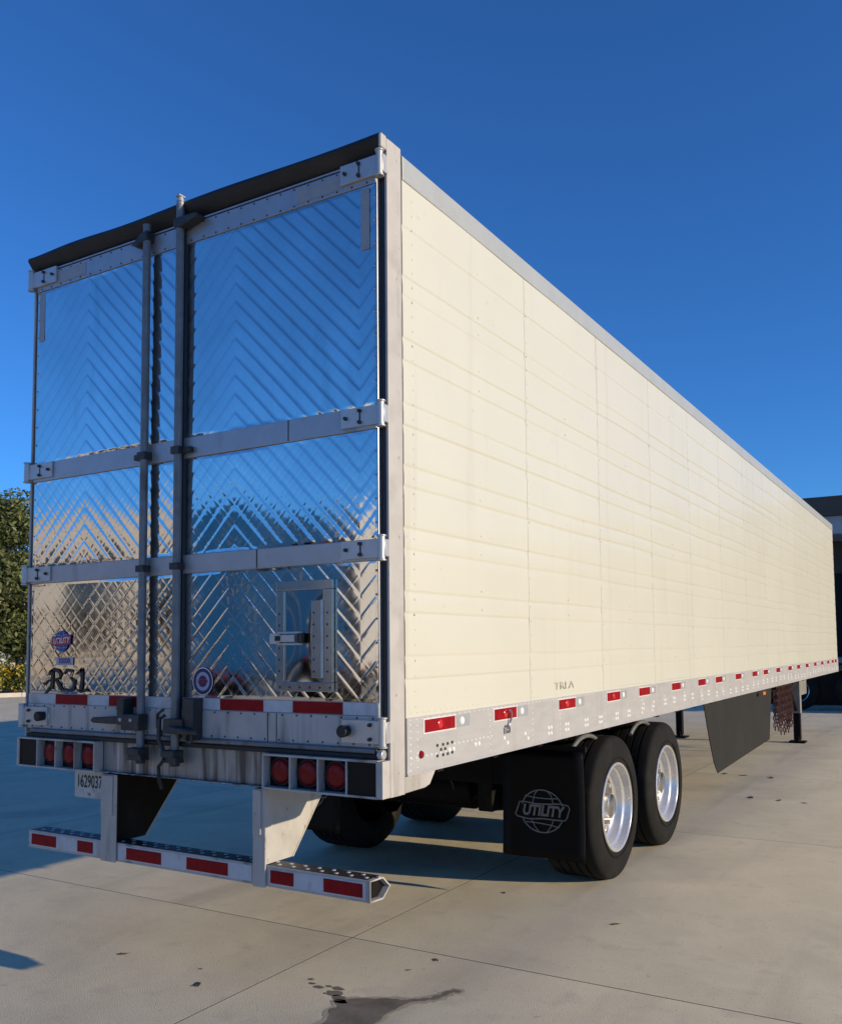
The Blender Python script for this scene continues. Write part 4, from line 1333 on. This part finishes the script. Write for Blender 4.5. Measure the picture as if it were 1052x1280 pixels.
ws = MB().box(-1.2, 1.2, -0.15, 0.15, 0, 0.13)

tk = empty('truck_tractor', (2.6, 21.6, 0), 0, 'black truck tractor parked in front of the warehouse past the trailer', 'truck')
fm = MB().box(-3.6, 3.6, -0.45, -0.35, 0.72, 0.95).box(-3.6, 3.6, 0.35, 0.45, 0.72, 0.95)
for x in (-3.3, -1.2, 1.2):
    fm.box(x, x + 0.12, -0.35, 0.35, 0.75, 0.92)
fm.build('frame', chassis, tk, 0.01)
cb = MB()
cb.prism([(0.9, 0.75), (0.9, 3.6), (2.1, 3.75), (2.6, 2.6), (2.75, 1.75), (3.75, 1.55), (3.9, 0.7)], 'y', -1.15, 1.15)
cbo = cb.build('cab', black, tk, 0.06)
B('side_window', glassm, tk, 1.75, 2.4, -1.165, -1.151, 1.9, 2.6, 0.03)
B('fuel_tank', rimm, tk, 0.2, 1.5, -1.1, -0.55, 0.4, 0.95, 0.12)
B('side_bar', mat('fairing_dark', (0.06, 0.06, 0.062), 0.4), tk, -3.4, 0.8, -1.22, -1.12, 0.98, 1.12, 0.03)
B('side_fairing', chassis, tk, -3.5, 2.4, -1.08, -1.0, 0.14, 0.97, 0.02)
B('fairing_trim', mat('fairing_trim', (0.30, 0.29, 0.28), 0.4, metal=0.5), tk, -0.7, 2.4, -1.10, -1.081, 0.16, 0.22, 0.004)
B('rear_fender', black, tk, -3.3, -0.9, -1.2, -0.6, 1.125, 1.17, 0.02)
MB().lathe([(0, 0.12), (0.05, 0.5), (0.08, 0.52), (0.1, 0.1)], 24, 'z', (-2.0, 0, 0.98)).build('fifth_wheel', chassis, tk)
for x in (-2.75, -1.4, 2.9):
    for sy in (1, -1):
        o = MB().lathe([(-0.30, 0.28), (-0.30, 0.45), (-0.26, 0.50), (-0.04, 0.50), (0.0, 0.45), (0.0, 0.29), (-0.04, 0.27), (-0.10, 0.1), (-0.10, 0.001)], 40, 'y').build('wheel', tyrem, tk, smooth=True)
        rr = MB().lathe([(0.0, 0.288), (-0.012, 0.27), (-0.09, 0.24), (-0.09, 0.12), (-0.05, 0.09), (-0.05, 0.001)], 32, 'y').build('rim', hubm, o, smooth=True)
        o.location = (x, sy * 1.18, 0.5)
        if sy < 0:
            o.rotation_euler = (0, 0, math.pi)
MB().cyl((0.75, -0.9, 0.9), (0.75, -0.9, 3.9), 0.07, n=12).build('exhaust_stack', rimm, tk, smooth=True)
B('mirror', rimm, tk, 2.45, 2.55, -1.45, -1.2, 2.0, 2.5, 0.02)

# ================================================================== BEHIND THE CAMERA (seen in the mirror doors)


def box_trailer(loc, rz, bodym, label, doorm):
    t = empty('box_trailer', loc, rz, label, 'trailer', 'trailers parked behind the viewer')
    # local: end at y = 0 facing +y, body towards -y
    B('body', bodym, t, -1.29, 1.29, -13, -0.03, 1.1, 4.05, 0.02)
    for sx in (1, -1):
        a, b = (0.01, 1.24) if sx > 0 else (-1.24, -0.01)
        dd = B('door', doorm, t, a, b, -0.028, 0.02, 1.22, 3.95, 0.01)
        MB().cyl((sx * 0.3, 0.05, 1.2), (sx * 0.3, 0.05, 3.95), 0.02, n=8).build('lock_rod', rodsteel, dd)
        for z in (1.5, 2.4, 3.5):
            B('hinge', steel, dd, min(sx * 1.05, sx * 1.27), max(sx * 1.05, sx * 1.27), 0.021, 0.035, z, z + 0.09, 0.003)
        for i in range(3):
            MB().lathe([(0.0, 0.055), (0.02, 0.05), (0.025, 0.001)], 16, 'y', (sx * (0.8 + i * 0.16), 0.001, 1.12)).build('tail_lamp', redlens, t)
        B('guard_upright', chassis, t, sx * 0.5 - 0.04, sx * 0.5 + 0.04, -0.08, -0.01, 0.55, 1.0, 0.005)
        for y in (-2.2, -3.45):
            o = MB().lathe([(0.0, 0.28), (0.0, 0.45), (-0.04, 0.5), (-0.5, 0.5), (-0.55, 0.3)], 32, 'x').build('wheel', tyrem, t, smooth=True)
            MB().lathe([(0.005, 0.29), (-0.08, 0.24), (-0.10, 0.001)], 24, 'x').build('rim', rimm, o, smooth=True)
            o.location = (sx * 1.27, y, 0.5)
            if sx < 0:
                o.rotation_euler = (0, 0, math.pi)
        B('landing_leg', chassis, t, sx * 0.9 - 0.06, sx * 0.9 + 0.06, -10.6, -10.45, 0, 1.099, 0.005)
    B('rear_sill', chassis, t, -1.29, 1.29, -0.05, 0.0, 0.99, 1.098, 0.01)
    B('guard_beam', whitetape, t, -1.2, 1.2, -0.1, 0.0, 0.45, 0.549, 0.005)
    return t


bluep = mat('blue_body', (0.002, 0.058, 0.18), 0.35, var=0.1, vscale=1.5, coat=0.2)
blued = mat('blue_door', (0.002, 0.068, 0.20), 0.35, var=0.12, vscale=2.5, coat=0.2)
whitep = mat('white_body', (0.74, 0.70, 0.62), 0.4, var=0.04, vscale=2)
ang = math.radians(-42)


def dirpt(deg, dist):
    a = math.radians(deg)
    return (-math.sin(a) * dist + 0.6, -math.cos(a) * dist, 0)


box_trailer(dirpt(41.5, 12.5), ang, bluep, 'blue box trailer mirrored in the lower right door', blued)
box_trailer(dirpt(28.6, 12.8), ang, whitep, 'cream-white box trailer mirrored at the right edge of the doors', whitep)
bw = facade('added_warehouse', (-52, -40, 0), math.radians(127.0), 46, 20, 10.5, beigewall, 'made-up beige warehouse added to reflect in the lower left door', 7, 1, trimm, glassm)  # unseen building, added only for its reflection in the left door
for i in range(9):
    x = -20.5 + i * 5.1
    dd = B('dock_door', black, bw, x - 1.6, x + 1.6, -0.12, -0.042, 0.95, 4.2, 0.01)  # black doors added to put dark patches in that reflection
    B('dock_shelter', chassis, dd, x - 1.9, x + 1.9, -0.9, -0.121, 4.21, 4.6, 0.02)
